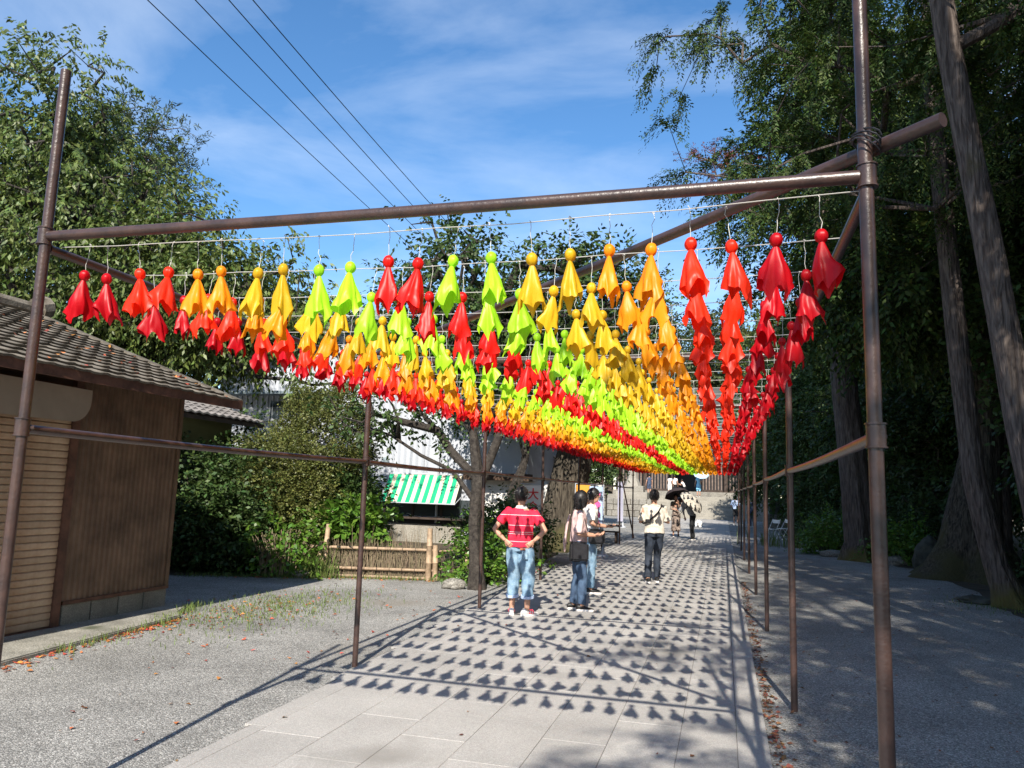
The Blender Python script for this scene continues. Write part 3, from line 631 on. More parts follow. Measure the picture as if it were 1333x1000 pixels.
# ---------------------------------------------------------------- white building with striped awning
WB = empty('white_building', (-11, 22, 0), 'white metal clad gabled building behind the hedges, with a service window', 'building')
b = MB(); xs = [-5.4+0.0]; n_ = 0; x = -5.4; vs = []; pan = []
def ztop(x_): return 7.0-abs(x_)*0.30
step_ = 0.10; k = 0; fsx = []
while x <= 2.16:
    d = -0.035 if k % 2 else 0.0
    vs += [(x, d, 0.55), (x, d, ztop(x)), (x+step_*0.32, -0.0 if k % 2 else 0.0, 0.55), (x+step_*0.32, 0.0, ztop(x+step_*0.32))]; x += step_; k += 1
b.add(vs, [(2*i, 2*i+2, 2*i+3, 2*i+1) for i in range(len(vs)//2-1)]); b.build('ribbed_wall', MT['white_metal'], WB)
b = MB(); b.prism([(-5.4, 0.0), (5.4, 0), (5.4, 5.38), (0, 7.0), (-5.4, 5.38)], 1, 0.03, 9.0); b.build('wall', MT['white_metal'], WB)
b = MB(); b.prism([(-5.9, 5.25), (0, 7.02), (5.9, 5.25), (5.9, 5.45), (0, 7.24), (-5.9, 5.45)], 1, -0.7, 9.4); rf = b.build('roof', MT['white_metal'], WB)
b = MB(); b.prism([(-5.95, 5.18), (0, 6.98), (0, 7.26), (-5.95, 5.47)], 1, -0.76, -0.70); b.prism([(5.95, 5.18), (0, 6.98), (0, 7.26), (5.95, 5.47)], 1, -0.76, -0.70); b.build('barge_board', MT['roof_trim'], rf)
b = MB(); b.box(-5.4, -1.0, -0.5, -0.02, 4.50, 4.60); b.build('lean_to_roof', MT['roof_trim'], WB)
w = MB(); w.box(-3.4, -1.3, -0.03, -0.005, 3.75, 4.30); wo_ = w.build('window', MT['glass'], WB)
for k in range(4):
    b = MB(); b.box(-3.42+k*0.69, -3.37+k*0.69, -0.06, -0.03, 3.72, 4.33); b.build('frame', MT['white_metal'], wo_)
w = MB(); w.box(2.2-0.95, 4.2-0.95, -0.05, -0.02, 4.2, 5.3); w.build('window', MT['glass'], WB)
b = MB(); b.box(-0.2, 3.4, -0.06, -0.02, 0.0, 0.55); b.build('cement_base', MT['stone_light'], WB)
w = MB(); w.box(0.9, 3.7, -0.04, -0.018, 0.80, 1.30); wi = w.build('window', MT['glass'], WB)
for k in range(4):
    b = MB(); b.box(0.88+k*0.93, 0.95+k*0.93, -0.075, -0.04, 0.78, 1.32); b.build('frame', MT['temple_wood'], wi)
b = MB(); b.box(0.8, 3.8, -0.30, -0.04, 0.70, 0.76); b.build('sill', MT['temple_wood'], WB)
b = MB(); b.box(0.8, 3.8, -0.045, -0.018, 0.45, 0.70); b.build('panel', MT['dark'], WB)
b = MB(); b.lathe([(0.02, 0), (0.10, 0.01), (0.13, 0.05), (0.10, 0.10), (0.02, 0.12)], 14); 
o = b.build('vent_cap', MT['roof_trim'], WB, True, loc=(0.85, -0.02, 2.42), rot=(rad(90), 0, 0))
for k, zc in enumerate((1.0, 2.0)):
    pass
for xx in (2.62, 0.3):
    b = MB(); b.tube([(xx, -0.07, 0.6), (xx, -0.07, 5.6)], 0.04, 8); b.build('downpipe', MT['white_metal'], WB)
# lower white wall to the right with dark eave
b = MB(); b.box(3.7, 6.05, -0.10, 0.0, 0.0, 1.95); b.build('plastered_wall', MT['white_paint'], WB)
b = MB(); b.box(3.6, 5.6, -0.55, -0.10, 1.92, 2.12); b.build('dark_eave', MT['eave_wood'], WB)
# striped awning
am = bpy.data.materials.new('striped_awning_cloth'); am.use_nodes = True; n = am.node_tree.nodes; l = am.node_tree.links; bs = n['Principled BSDF']
t = n.new('ShaderNodeTexCoord'); s_ = n.new('ShaderNodeSeparateXYZ'); l.new(t.outputs['Object'], s_.inputs[0])
m1 = n.new('ShaderNodeMath'); m1.operation = 'MULTIPLY'; m1.inputs[1].default_value = 1/0.262; l.new(s_.outputs['X'], m1.inputs[0])
m2 = n.new('ShaderNodeMath'); m2.operation = 'FRACT'; l.new(m1.outputs[0], m2.inputs[0])
m3 = n.new('ShaderNodeMath'); m3.operation = 'GREATER_THAN'; m3.inputs[1].default_value = 0.54; l.new(m2.outputs[0], m3.inputs[0])
mm = n.new('ShaderNodeMix'); mm.data_type = 'RGBA'; mm.inputs['A'].default_value = (0.0, 0.34, 0.16, 1); mm.inputs['B'].default_value = (0.62, 0.53, 0.40, 1)
l.new(m3.outputs[0], mm.inputs['Factor']); l.new(mm.outputs['Result'], bs.inputs['Base Color']); bs.inputs['Roughness'].default_value = 0.8
MT['awning'] = am
aw = empty('striped_awning', (-9.95, 21.93, 1.15), 'green and cream striped awning sloping over the service window of the white building', 'awning')
b = MB(); nx = 20; vs = []
for i in range(nx+1):
    for j in range(6):
        t = j/5; vs.append((2.36*i/nx, -0.62*t, 0.90-0.86*t-0.02*math.sin(math.pi*t)-0.006*math.cos(i*2*math.pi/3)*t))
b.add(vs, [(i*6+j, i*6+j+1, (i+1)*6+j+1, (i+1)*6+j) for i in range(nx) for j in range(5)]); b.build('cloth', am, aw)
b = MB(); b.tube([(-0.02, -0.62, 0.03), (2.38, -0.62, 0.03)], 0.018, 8); b.tube([(-0.02, 0.0, 0.90), (2.38, 0.0, 0.90)], 0.03, 8)
for xx in (0.0, 2.36): b.tube([(xx, 0, 0.25), (xx, -0.62, 0.03)], 0.012, 6)
b.build('frame', MT['white_metal'], aw)

# dark roofed stall farther back
st = empty('stall_roof', (-5.6, 26.5, 0), 'small stall with a dark sloping roof edged in pale trim beside the mossy tree', 'stall')
b = MB(); b.add([(-0.75, -0.9, 3.3), (0.75, -0.9, 2.3), (0.75, 0.9, 2.3), (-0.75, 0.9, 3.3), (-0.75, -0.9, 3.36), (0.75, -0.9, 2.36), (0.75, 0.9, 2.36), (-0.75, 0.9, 3.36)], [(0,3,2,1),(4,5,6,7),(0,1,5,4),(1,2,6,5),(2,3,7,6),(3,0,4,7)]); b.build('roof', MT['dark'], st)
b = MB(); b.tube([(-0.78, -0.93, 3.38), (0.78, -0.93, 2.36)], 0.035, 6); b.build('roof_edge', MT['white_paint'], st)
for xx, h in ((-0.65, 3.25), (0.65, 2.35)):
    for yy in (-0.8, 0.8): b = MB(); b.tube([(xx, yy, 0), (xx, yy, h)], 0.035, 8); b.build('post', MT['eave_wood'], st)

# ---------------------------------------------------------------- stone steps, terrace, temple hall
stp = tag(bpy.data.objects.new('stone_steps', None)); C.objects.link(stp); stp.location = (-1.2, 57, 0); stp['kind'] = 'structure'
for k in range(10):
    b = MB(); b.box(-3.75, 4.6, k*0.37, k*0.37+(0.42 if k < 9 else 2.4), 0.16*k-0.01, 0.16*(k+1)); link('step', bevelled(b.mesh('step', MT['stone_light']), 0.012), stp)
for s_ in (-4.05, 4.9):
    b = MB(); b.prism([(-0.2, 0), (3.5, 0), (3.5, 1.75), (3.1, 1.72), (-0.2, 0.25)], 0, s_-0.2, s_+0.2); b.build('side_kerb', MT['stone'], stp)
b = MB(); b.box(-45, 45, 60.8, 140, -0.1, 1.60); tag(b.build('temple_terrace', MT['stone_light']), kind='structure')
# rubble retaining wall pieces
def rubble(name, label, x0, x1, y0, zt, seed, m='stone', sz=0.42):
    T = empty(name, ((x0+x1)/2, y0, 0), label, 'stone wall'); rg = random.Random(seed); cx = (x0+x1)/2; nrow_ = max(1, int(zt/sz)); hh = zt/nrow_
    b = MB(); b.box(x0-cx, x1-cx, 0.06, 0.9, 0, zt-0.02); b.build('core', MT['soil'], T)
    for r in range(nrow_):
        x = x0
        while x < x1-0.05:
            w = min(x1-x, rg.uniform(0.8, 1.6)*sz); b = MB(); b.box(x-cx+0.01, x+w-cx-0.01, rg.uniform(-0.05, 0.02), 0.12, r*hh+0.008, (r+1)*hh-0.008)
            link('stone', bevelled(b.mesh('stone', MT[m]), 0.03), T); x += w
    return T
rubble('stone_platform', 'rough stone block platform carrying the tall stone lantern left of the steps', -8.3, -5.05, 56.6, 1.30, 1)
rubble('retaining_wall', 'shaded stone retaining wall right of the temple steps', 4.2, 9.5, 56.9, 1.6, 2)
rubble('retaining_wall', 'stone retaining wall far left of the lantern platform behind the banners', -16, -8.5, 57.4, 1.6, 3)
ln = empty('stone_lantern', (-6.55, 57.9, 1.3), 'tall pale stone lantern on a stepped base left of the temple steps', 'stone lantern')
b = MB(); b.box(-1.15, 1.15, -0.9, 0.9, -0.05, 0.5); link('base_step', bevelled(b.mesh('base_step', MT['stone_light']), 0.02), ln)
b = MB(); b.box(-0.85, 0.85, -0.75, 0.75, 0.5, 0.95); link('base_step', bevelled(b.mesh('base_step', MT['stone_light']), 0.02), ln)
for q_, p_, z_ in ((0.34, 'shaft', 0),):
    b = MB(); b.lathe([(0.62, 0.95), (0.56, 1.1), (0.40, 1.5), (0.34, 2.1), (0.40, 2.4), (0.62, 2.55)], 8); b.build('shaft', MT['stone_light'], ln)
b = MB(); b.lathe([(0.60, 2.55), (0.85, 2.7), (0.85, 2.9), (0.5, 2.95)], 6); b.build('platform', MT['stone_light'], ln)
b = MB()
for k in range(6): a_ = k*math.pi/3; b.tube([(0.42*math.cos(a_), 0.42*math.sin(a_), 2.95), (0.42*math.cos(a_), 0.42*math.sin(a_), 3.6)], 0.09, 6)
b.lathe([(0.25, 2.95), (0.25, 3.6)], 6); b.build('light_chamber', MT['stone_light'], ln)
b = MB(); b.lathe([(1.05, 3.62), (1.1, 3.75), (0.6, 4.0), (0.2, 4.3), (0.12, 4.35), (0.22, 4.6), (0.03, 4.85)], 6); b.build('cap', MT['stone_light'], ln)

hall = empty('temple_hall', (-3.4, 72, 1.6), 'dark wooden temple hall with pale vertical slats and an open dark centre above the steps', 'temple')
b = MB(); b.box(-6.5, 6.5, -0.6, 9, 0, 0.42); b.build('stone_base', MT['stone'], hall)
for k, xx in enumerate([-6, -3.6, -1.25, 1.25, 3.6, 6]):
    b = MB(); b.lathe([(0.26, 0.40), (0.26, 0.5), (0.2, 0.52), (0.2, 5.2)], 14, (xx, 0, 0)); b.build('column', MT['temple_wood'], hall, True)
b = MB(); b.box(-6.4, 6.4, 4.0, 4.2, 0.4, 5.4); b.box(-6.3, -6.1, 0, 8.6, 0.4, 5.4); b.box(6.1, 6.3, 0, 8.6, 0.4, 5.4); b.build('rear_wall', MT['dark'], hall)
for x0, x1 in ((-5.75, -3.85), (-3.35, -1.5), (1.5, 3.35), (3.85, 5.75)):
    b = MB(); b.box(x0, x1, -0.08, 0.08, 0.42, 0.62); b.box(x0, x1, -0.08, 0.08, 3.9, 4.1); b.build('lattice_frame', MT['temple_wood'], hall); b = MB(); b.box(x0, x1, 0.1, 0.16, 0.42, 4.1); b.build('lattice_gap_shade', MT['dark'], hall)  # near-black sheet behind the slats paints the shade in their gaps
    n_ = 7
    for k in range(n_):
        xx = x0+(x1-x0)*(k+0.5)/n_; b = MB(); b.box(xx-0.06, xx+0.06, -0.05, 0.05, 0.62, 3.9); b.build('slat', MT['temple_slat'], hall)
b = MB(); b.box(-6.6, 6.6, -0.22, 0.22, 4.6, 5.0); b.box(-6.8, 6.8, -0.3, 0.3, 5.2, 5.5); b.build('lintel', MT['temple_wood'], hall)
b = MB(); nn = 14; vs = []
for i in range(nn+1):
    t = i/nn; 
    for sx in (-1, 1):
        for sy in (-1, 1): vs.append((sx*(9.2-4.6*t), 4.2+sy*(7.2-6.8*t), 5.35+4.6*t**1.45))
b.add(vs, [f for i in range(nn) for f in ((4*i, 4*i+2, 4*i+6, 4*i+4), (4*i+2, 4*i+3, 4*i+7, 4*i+6), (4*i+3, 4*i+1, 4*i+5, 4*i+7), (4*i+1, 4*i, 4*i+4, 4*i+5))]+[(0, 1, 3, 2), (4*nn, 4*nn+1, 4*nn+3, 4*nn+2)])
rf = b.build('roof', MT['copper_roof'], hall); b = MB(); b.box(-4.9, 4.9, 3.7, 4.7, 9.8, 10.5); b.build('ridge', MT['copper_roof'], rf)

# stone monument on the right
mo = empty('stone_monument', (2.6, 43, 0), 'upright dark stone monument on a low base in the shade right of the path', 'monument')
b = MB(); b.box(-0.6, 0.6, -0.4, 0.4, 0, 0.45); b.box(-0.42, 0.42, -0.28, 0.28, 0.45, 0.8); b.build('base', MT['stone'], mo)
b = MB(); b.prism([(-0.27, 0.8), (0.27, 0.8), (0.25, 2.0), (0.1, 2.22), (-0.12, 2.2), (-0.25, 2.0)], 1, -0.1, 0.1); link('slab', bevelled(b.mesh('slab', MT['rock']), 0.02), mo)

# ---------------------------------------------------------------- rocks
def rock(label, loc, s, seed, cat='boulder', m='rock', group=None):
    rg = np.random.default_rng(seed); bm = bmesh.new(); bmesh.ops.create_icosphere(bm, subdivisions=4, radius=1)
    off = Vector(rg.uniform(0, 50, 3))
    for v in bm.verts:
        p = v.co.normalized(); d = 1+0.35*noise.noise(p*1.3+off)+0.12*noise.noise(p*4+off); q = p*d; v.co = Vector((q.x*s[0], q.y*s[1], max(-0.15*s[2], q.z*s[2]+s[2]*0.6)))
    me = bpy.data.meshes.new('boulder'); bm.to_mesh(me); bm.free(); me.materials.append(MT[m]); me.polygons.foreach_set('use_smooth', [True]*len(me.polygons))
    o = link('boulder', me, None, loc); return tag(o, label, cat, group)
rock('dark mossy upright boulder beside the foot of the huge mossy trunk', (4.95, 21.6, 0), (0.36, 0.3, 0.52), 1)
rock('low grey boulder lying between the two big trunks at the gravel edge', (4.35, 22.6, 0), (0.30, 0.22, 0.15), 2, m='stone')
rock('small mossy rock on the ground left of the leaning trunk foot', (4.1, 14.9, -0.02), (0.28, 0.2, 0.09), 3)
rock('long low edging stone by the foot of the tall straight trunk', (3.25, 24.6, 0), (0.55, 0.2, 0.12), 4, m='stone')
rock('pale rock in the leaf litter at the left end of the brushwood fence', (-7.35, 12.5, 0), (0.28, 0.2, 0.08), 5, m='stone_light')
rock('small grey stone at the foot of the cherry trunk by the path', (-4.35, 12.3, 0), (0.2, 0.16, 0.1), 6, m='stone')

# ---------------------------------------------------------------- trees on the left
tree('cherry_tree', 'large spreading cherry tree with drooping yellow-green leaves behind the shed', (-15.6, 16.0, -0.45),
     [(0, 0, -0.1, 0.34), (0.05, 0, 1.2, 0.28), (0.2, 0.1, 2.4, 0.25), (0.3, 0, 3.6, 0.2), (0.2, 0.1, 5.0, 0.15), (0.0, 0, 6.6, 0.09)],
     [(-0.3, -0.5, 6.4, 2.5, 2.4, 2.5), (-1.6, -0.8, 8.2, 1.9, 2.0, 1.6), (-3.0, 0, 6.5, 2.4, 2.4, 2.8), (-0.9, -1.2, 9.3, 1.5, 1.4, 1.1)], 1100, 'cherry', MT['leaf_cherry'], MT['bark_cherry'], 21, lo=0.5)
tree('cherry_tree', 'lower cherry tree with a pale bare limb arching above the shed roof towards the path', (-13.4, 15.6, -0.5),
     [(0, 0, -0.1, 0.24), (0.1, 0, 1.4, 0.2), (0.2, 0, 2.8, 0.17), (0.35, 0, 3.6, 0.13), (1.1, 0.0, 4.35, 0.09)],
     [(1.2, 0.2, 4.9, 1.6, 1.5, 1.0), (0.2, -0.2, 5.2, 1.7, 1.6, 1.5), (2.4, 0.6, 4.7, 1.0, 1.0, 0.35), (2.9, 0.4, 3.6, 0.9, 0.8, 0.12), (-1.3, 0.3, 4.4, 1.5, 1.4, 1.2)], 800, 'cherry', MT['leaf_cherry'], MT['bark_cherry'], 22,
     extra_att=[(2.6, 0, 6.2), (2.7, 0.1, 5.8), (2.45, 0, 5.6), (2.9, 0, 5.5)])
tree('cherry_tree', 'cherry tree with a rough forked trunk beside the paved path behind the brushwood fence', (-4.0, 12.4, 0),
     [(0.05, 0, -0.1, 0.16), (0.0, 0, 0.5, 0.105), (-0.06, 0.03, 1.1, 0.095), (-0.02, 0.05, 1.8, 0.105), (-0.16, 0.1, 2.6, 0.07), (-0.2, 0.1, 3.6, 0.10), (0.0, 0.1, 4.5, 0.07)],
     [(-0.9, 0.3, 5.3, 1.2, 1.1, 1.2), (-1.9, 0.3, 3.0, 1.45, 0.8, 0.38), (1.3, 0.8, 5.1, 1.5, 1.2, 1.0), (0.1, 0.5, 4.3, 1.6, 1.3, 0.8), (-2.2, 0.4, 4.4, 0.9, 0.8, 0.5)], 560, 'cherry_sparse', MT['leaf_dark'], MT['bark_cherry'], 23, k=0.013,
     extra_att=[(-2.7, 0.2, 2.75), (-2.3, 0.2, 2.55), (-1.6, 0.2, 2.5), (0.5, 0.2, 2.9), (-0.6, 0.2, 2.3), (2.7, 1, 6.1), (2.3, 1, 5.8), (0.7, 0.5, 6.1), (-0.9, 0.3, 6.7), (-1.3, 0.3, 6.5)])
fk = [o for o in bpy.data.objects if o.get('label', '').startswith('cherry tree with a rough forked')][0]
b = MB(); b.tube([(-0.02, 0.05, 1.65), (0.10, 0.08, 2.0), (0.28, 0.12, 2.5), (0.42, 0.1, 3.1), (0.7, 0.2, 3.9)], [0.10, 0.085, 0.075, 0.06, 0.04], 10); b.build('limb', MT['bark_cherry'], fk, True)
b = MB(); b.tube([(-0.08, 0.05, 1.45), (-0.5, 0.05, 1.95), (-1.1, 0.1, 2.2), (-1.7, 0.1, 2.55), (-2.4, 0.2, 2.75)], [0.05, 0.035, 0.03, 0.024, 0.014], 8); b.build('limb', MT['bark_cherry'], fk, True)
tree('cherry_tree', 'darker cherry tree with a low spreading fork farther along the left of the path', (-5.4, 19.8, 0),
     [(0, 0, -0.1, 0.2), (0.05, 0, 0.8, 0.15), (0.0, 0, 1.6, 0.16), (0.25, 0.1, 2.4, 0.10), (0.5, 0.2, 4.0, 0.06)],
     [(0.6, 0.3, 5.2, 2.1, 1.6, 1.3), (-1.2, 0.2, 4.5, 1.4, 1.2, 0.9), (1.8, 0.4, 4.3, 1.2, 1.2, 0.7), (0.0, 0, 3.6, 1.3, 1.0, 0.5)], 480, 'cherry_sparse', MT['leaf_dark'], MT['bark_cherry'], 24, k=0.012)
tree('pine_tree', 'dark rounded pine rising behind the big cherry tree against the sky', (-23.5, 25, 0),
     [(0, 0, -0.1, 0.4), (0.3, 0, 5, 0.3), (0, 0, 10, 0.22), (0.3, 0, 15, 0.1)],
     [(-0.5, 0, 15.0, 2.6, 2.3, 2.2), (1.6, 0, 13.2, 2.0, 1.6, 1.1), (-2.5, 0, 12.5, 3.0, 2.5, 2.5), (1.2, 0, 10.5, 2.6, 2, 1.6)], 420, 'pine', MT['needle_pine'], MT['bark'], 25)
tree('mossy_tree', 'huge old tree with a gnarled mossy trunk behind the white banner left of the path', (-4.45, 21.7, 0),
     [(-0.15, 0, -0.1, 0.95), (-0.05, 0, 0.4, 0.72), (0.0, 0, 1.0, 0.62), (0.15, 0, 1.8, 0.56), (0.35, 0, 2.8, 0.52), (0.3, 0.1, 4.2, 0.4), (0.2, 0, 6, 0.25)],
     [(0.2, 0.5, 6.8, 3.2, 2.4, 2.0), (1.8, 0, 3.6, 1.4, 1.4, 0.9), (3.0, 2.5, 4.0, 1.6, 1.6, 1.0), (-1.8, 0, 4.4, 1.8, 1.4, 1.1)], 420, 'broad', MT['leaf_dark'], MT['old_bark'], 26)
tree('broadleaf_tree', 'leafy green tree behind the coloured banners before the stone lantern', (-7.6, 41, 0),
     [(0, 0, -0.1, 0.3), (0.1, 0, 2, 0.24), (0, 0, 4.5, 0.15)],
     [(0.3, 0, 4.0, 2.6, 2.0, 1.6), (-2.2, 0, 4.6, 2.0, 2.0, 1.8), (0, 0, 6.2, 2.6, 2.2, 2.0), (0.6, 0, 2.6, 1.0, 1.2, 0.9)], 540, 'mid', MT['leaf_dark'], MT['bark'], 27)

for o_ in bpy.data.objects:
    if o_.get('label', '').startswith(('large spreading cherry', 'lower cherry tree')): o_.scale = (1.28,)*3
# shrubs
bush('clipped_shrub', 'large rounded clipped evergreen dome behind the hedge', (-8.1, 14.4, 0), [(0, 0, 2.25, 0.92, 0.85, 1.3)], 800, 'small', MT['leaf_olive'], 31, lo=0.86)
bush('hedge_bush', 'bright olive hedge bush in front of the clipped dome', (-8.6, 13.2, 0), [(0.2, 0, 1.7, 1.0, 0.55, 0.75), (0.8, 0, 1.1, 0.7, 0.5, 0.8)], 640, 'small', MT['leaf_olive'], 32, lo=0.8)
bush('hedge_bush', 'green rounded bush left of the striped awning', (-7.5, 14.0, 0), [(0, 0, 1.0, 0.75, 0.6, 0.85), (0.4, 0, 0.85, 0.45, 0.5, 0.8)], 380, 'broad', MT['leaf_dark'], 33, lo=0.75)
bush('aucuba_bush', 'glossy bright green broad-leaved shrub just behind the brushwood fence', (-7.0, 13.35, 0), [(0, 0, 0.95, 0.75, 0.4, 0.45), (-0.5, 0.1, 0.7, 0.5, 0.3, 0.4)], 110, 'aucuba', MT['leaf_bright'], 34, lo=0.6)
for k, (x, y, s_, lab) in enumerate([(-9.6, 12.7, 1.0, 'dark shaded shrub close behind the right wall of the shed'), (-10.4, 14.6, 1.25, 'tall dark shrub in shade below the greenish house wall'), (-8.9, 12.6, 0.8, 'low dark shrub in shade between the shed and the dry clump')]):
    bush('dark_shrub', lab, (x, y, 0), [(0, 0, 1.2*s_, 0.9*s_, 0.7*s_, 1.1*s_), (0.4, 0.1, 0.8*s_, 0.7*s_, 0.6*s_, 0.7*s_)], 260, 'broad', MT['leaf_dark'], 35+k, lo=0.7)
bush('climbing_shrub', 'yellow-green leafy plant growing at the foot of the forked cherry trunk', (-4.3, 13.3, 0), [(0, 0, 0.4, 0.35, 0.3, 0.45), (0.4, 0.3, 0.35, 0.22, 0.3, 0.3)], 60, 'broad', MT['leaf_bright'], 39, lo=0.3)
bush('garden_shrub', 'dark green shrub beside the path between the forked cherry and the man in red', (-4.5, 16.2, 0), [(0, 0, 0.6, 0.5, 0.8, 0.6), (-0.1, 1.2, 0.7, 0.6, 0.8, 0.6)], 200, 'broad', MT['leaf_dark'], 40, lo=0.6)
bush('garden_shrub', 'low dark hedge under the darker cherry tree', (-5.4, 18.4, 0), [(0, 0, 0.5, 0.9, 0.8, 0.5)], 160, 'broad', MT['leaf_dark'], 41, lo=0.6)

# dry cut clump
rg = np.random.default_rng(4)
def sticks(n, cx, cy, rx, ry, h, r, lean, rg, z0=0):
    b = MB()
    for _ in range(n):
        a_ = rg.uniform(0, 6.28); q = math.sqrt(rg.uniform(0, 1)); x = cx+rx*q*math.cos(a_); y = cy+ry*q*math.sin(a_); hh = h*rg.uniform(0.6, 1.1)
        dx, dy = rg.normal((x-cx)*0.25, lean), rg.normal((y-cy)*0.25, lean)
        b.tube([(x, y, z0), (x+dx*0.4, y+dy*0.4, hh*0.55), (x+dx, y+dy, hh)], [r, r*0.8, r*0.5], 3, cap=False)
    return b
cl = empty('dry_shrub', (-7.75, 12.45, 0), 'cut-back shrub of dry upright pale stems left of the brushwood fence', 'shrub')
sticks(110, 0, 0, 0.36, 0.26, 0.78, 0.011, 0.14, rg).build('stems', MT['twig'], cl)
att = np.array([(rg.uniform(-.5, .7), rg.uniform(-.35, .3), rg.uniform(0.1, 0.95)) for _ in range(42)]); V, Fq = foliage(att, nrm(rg.normal(0, 1, att.shape)), SP['cherry_sparse'], rg); V[:, 2] = np.maximum(V[:, 2], 0.01)
link('foliage', npmesh('foliage', V, Fq, MT['leaf_bright']), cl)
def blades(n, sampler, h, w, rg):
    P = np.array([sampler() for _ in range(n)]); a_ = rg.uniform(0, 6.28, n); hh = h*rg.uniform(0.4, 1.2, n); ln_ = rg.uniform(0.1, 0.7, n)
    d = np.stack([np.cos(a_)*ln_, np.sin(a_)*ln_, np.ones(n)], 1)*hh[:, None]; s_ = np.stack([-np.sin(a_), np.cos(a_), 0*a_], 1)*w
    V = np.empty((n, 4, 3)); V[:, 0] = P-s_; V[:, 1] = P+s_; V[:, 2] = P+d*[1.3, 1.3, 1.0]+s_*0.1; V[:, 3] = P+d*[1.3, 1.3, 1.0]-s_*0.1
    M_ = P+d*[0.45, 0.45, 0.62]; V2 = np.empty((n, 6, 3)); V2[:, 0] = P-s_; V2[:, 1] = P+s_; V2[:, 2] = M_+s_; V2[:, 3] = M_-s_; V2[:, 4] = V[:, 2]; V2[:, 5] = V[:, 3]
    I = np.arange(n)[:, None]*6; return V2.reshape(-1, 3), np.vstack([I+[0, 1, 2, 3], I+[3, 2, 4, 5]])
gr = empty('grass_clump', (-7.2, 12.55, 0), 'arching yellow-green grass clump at the left end of the brushwood fence', 'grass clump')
V, Fq = blades(260, lambda: (rg.normal(0, .28), rg.normal(0, .13), 0), 0.5, 0.007, rg); tag(link('blades', npmesh('blades', V, Fq, MT['grass']), gr), kind='stuff')
gr = empty('grass_clump', (2.9, 28.5, 0), 'strappy dark grass clump in the shade beyond the tall straight trunk', 'grass clump')
V, Fq = blades(420, lambda: (rg.normal(0, .9), rg.normal(0, .5), 0), 0.6, 0.012, rg); tag(link('blades', npmesh('blades', V, Fq, MT['grass']), gr), kind='stuff')

# ---------------------------------------------------------------- brushwood fence
fx, fy = -7.02, 12.72; fd = Vector((2.0, 0.52, 0)); flen = fd.length; fa = math.atan2(fd.y, fd.x)
bf = empty('brushwood_fence', (fx, fy, 0), 'low bamboo and brushwood fence tied with black twine in front of the shrubs', 'fence', rz=fa)
def bam(name, p, q, r):
    b = MB(); p = Vector(p); q = Vector(q); L = (q-p).length; n_ = max(2, int(L/0.28)); pts = []; rs = []
    for k in range(n_+1):
        for d_, s_ in ((-0.008, 1.0), (0, 1.13), (0.008, 1.0)) if 0 < k < n_ else ((0, 1.0),):
            pts.append(p.lerp(q, k/n_)+(q-p).normalized()*d_); rs.append(r*s_*(1.08-0.16*k/n_))
    b.tube(pts, rs, 9); return b.build(name, MT['bamboo'], bf, True)
for (x, y, h, r, dx) in ((-0.06, -0.02, 0.62, 0.038, 0.02), (0.05, -0.10, 0.94, 0.046, 0.05), (flen-0.12, -0.11, 0.92, 0.052, 0), (flen, -0.06, 0.62, 0.052, -0.02), (flen+0.5, 0.75, 0.55, 0.035, 0)):
    bam('fence_post', (x, y, 0), (x+dx, y, h), r)
for z, z2 in ((0.53, 0.53), (0.17, 0.17), (0.035, 0.03)):
    bam('fence_rail', (-0.22 if z > .5 else -0.08, -0.045, z), (flen-0.0, -0.065, z2), 0.027)
bam('fence_rail', (-0.1, 0.03, 0.50), (flen, 0.03, 0.54), 0.018)
for z in (0.50, 0.18): bam('fence_rail', (flen, 0.0, z), (flen+0.6, 0.9, z), 0.02)
b = MB()
for z in (0.53, 0.17, 0.035):
    for k in range(9):
        x = 0.1+k*(flen-0.25)/8; b.tube([(x, -0.06+0.028*math.cos(t), z+0.028*math.sin(t)) for t in [i*math.pi/4 for i in range(9)]], 0.005, 4, cap=False)
        b.tube([(x, -0.088, z), (x+0.015, -0.10, z-0.05)], 0.003, 3)
b.build('twine_ties', MT['twine'], bf)
b = MB()
for _ in range(430):
    x = rg.uniform(-0.02, flen-0.02); y = rg.normal(0.0, 0.018); h = rg.uniform(0.42, 0.72); dx = rg.normal(0, 0.07)
    b.tube([(x, y, 0), (x+dx*0.4, y+rg.normal(0, .01), h*0.5), (x+dx, y+rg.normal(0, .025), h)], [0.0045, 0.004, 0.002], 3, cap=False)
    if rg.random() < 0.5: zz_ = h*0.6; b.tube([(x+dx*0.5, y, zz_), (x+dx*0.5+rg.normal(0, .05), y-0.02, zz_+0.15)], [0.003, 0.0015], 3, cap=False)
tag(b.build('brushwood', MT['twig'], bf), kind='stuff')
b = MB()
for _ in range(160):
    x = rg.uniform(0.4, flen+0.3); y = rg.uniform(0.1, 0.5); h = rg.uniform(0.5, 0.95); dx = rg.normal(0, 0.12); b.tube([(x, y, 0), (x+dx*0.4, y, h*0.5), (x+dx, y+rg.normal(0, .06), h)], [0.005, 0.004, 0.002], 3, cap=False)
tag(b.build('dry_shrub', MT['twig'], None, False, (fx, fy, 0), (0, 0, fa)), 'thin dry twiggy shrub standing up behind the brushwood fence rails', 'shrub')

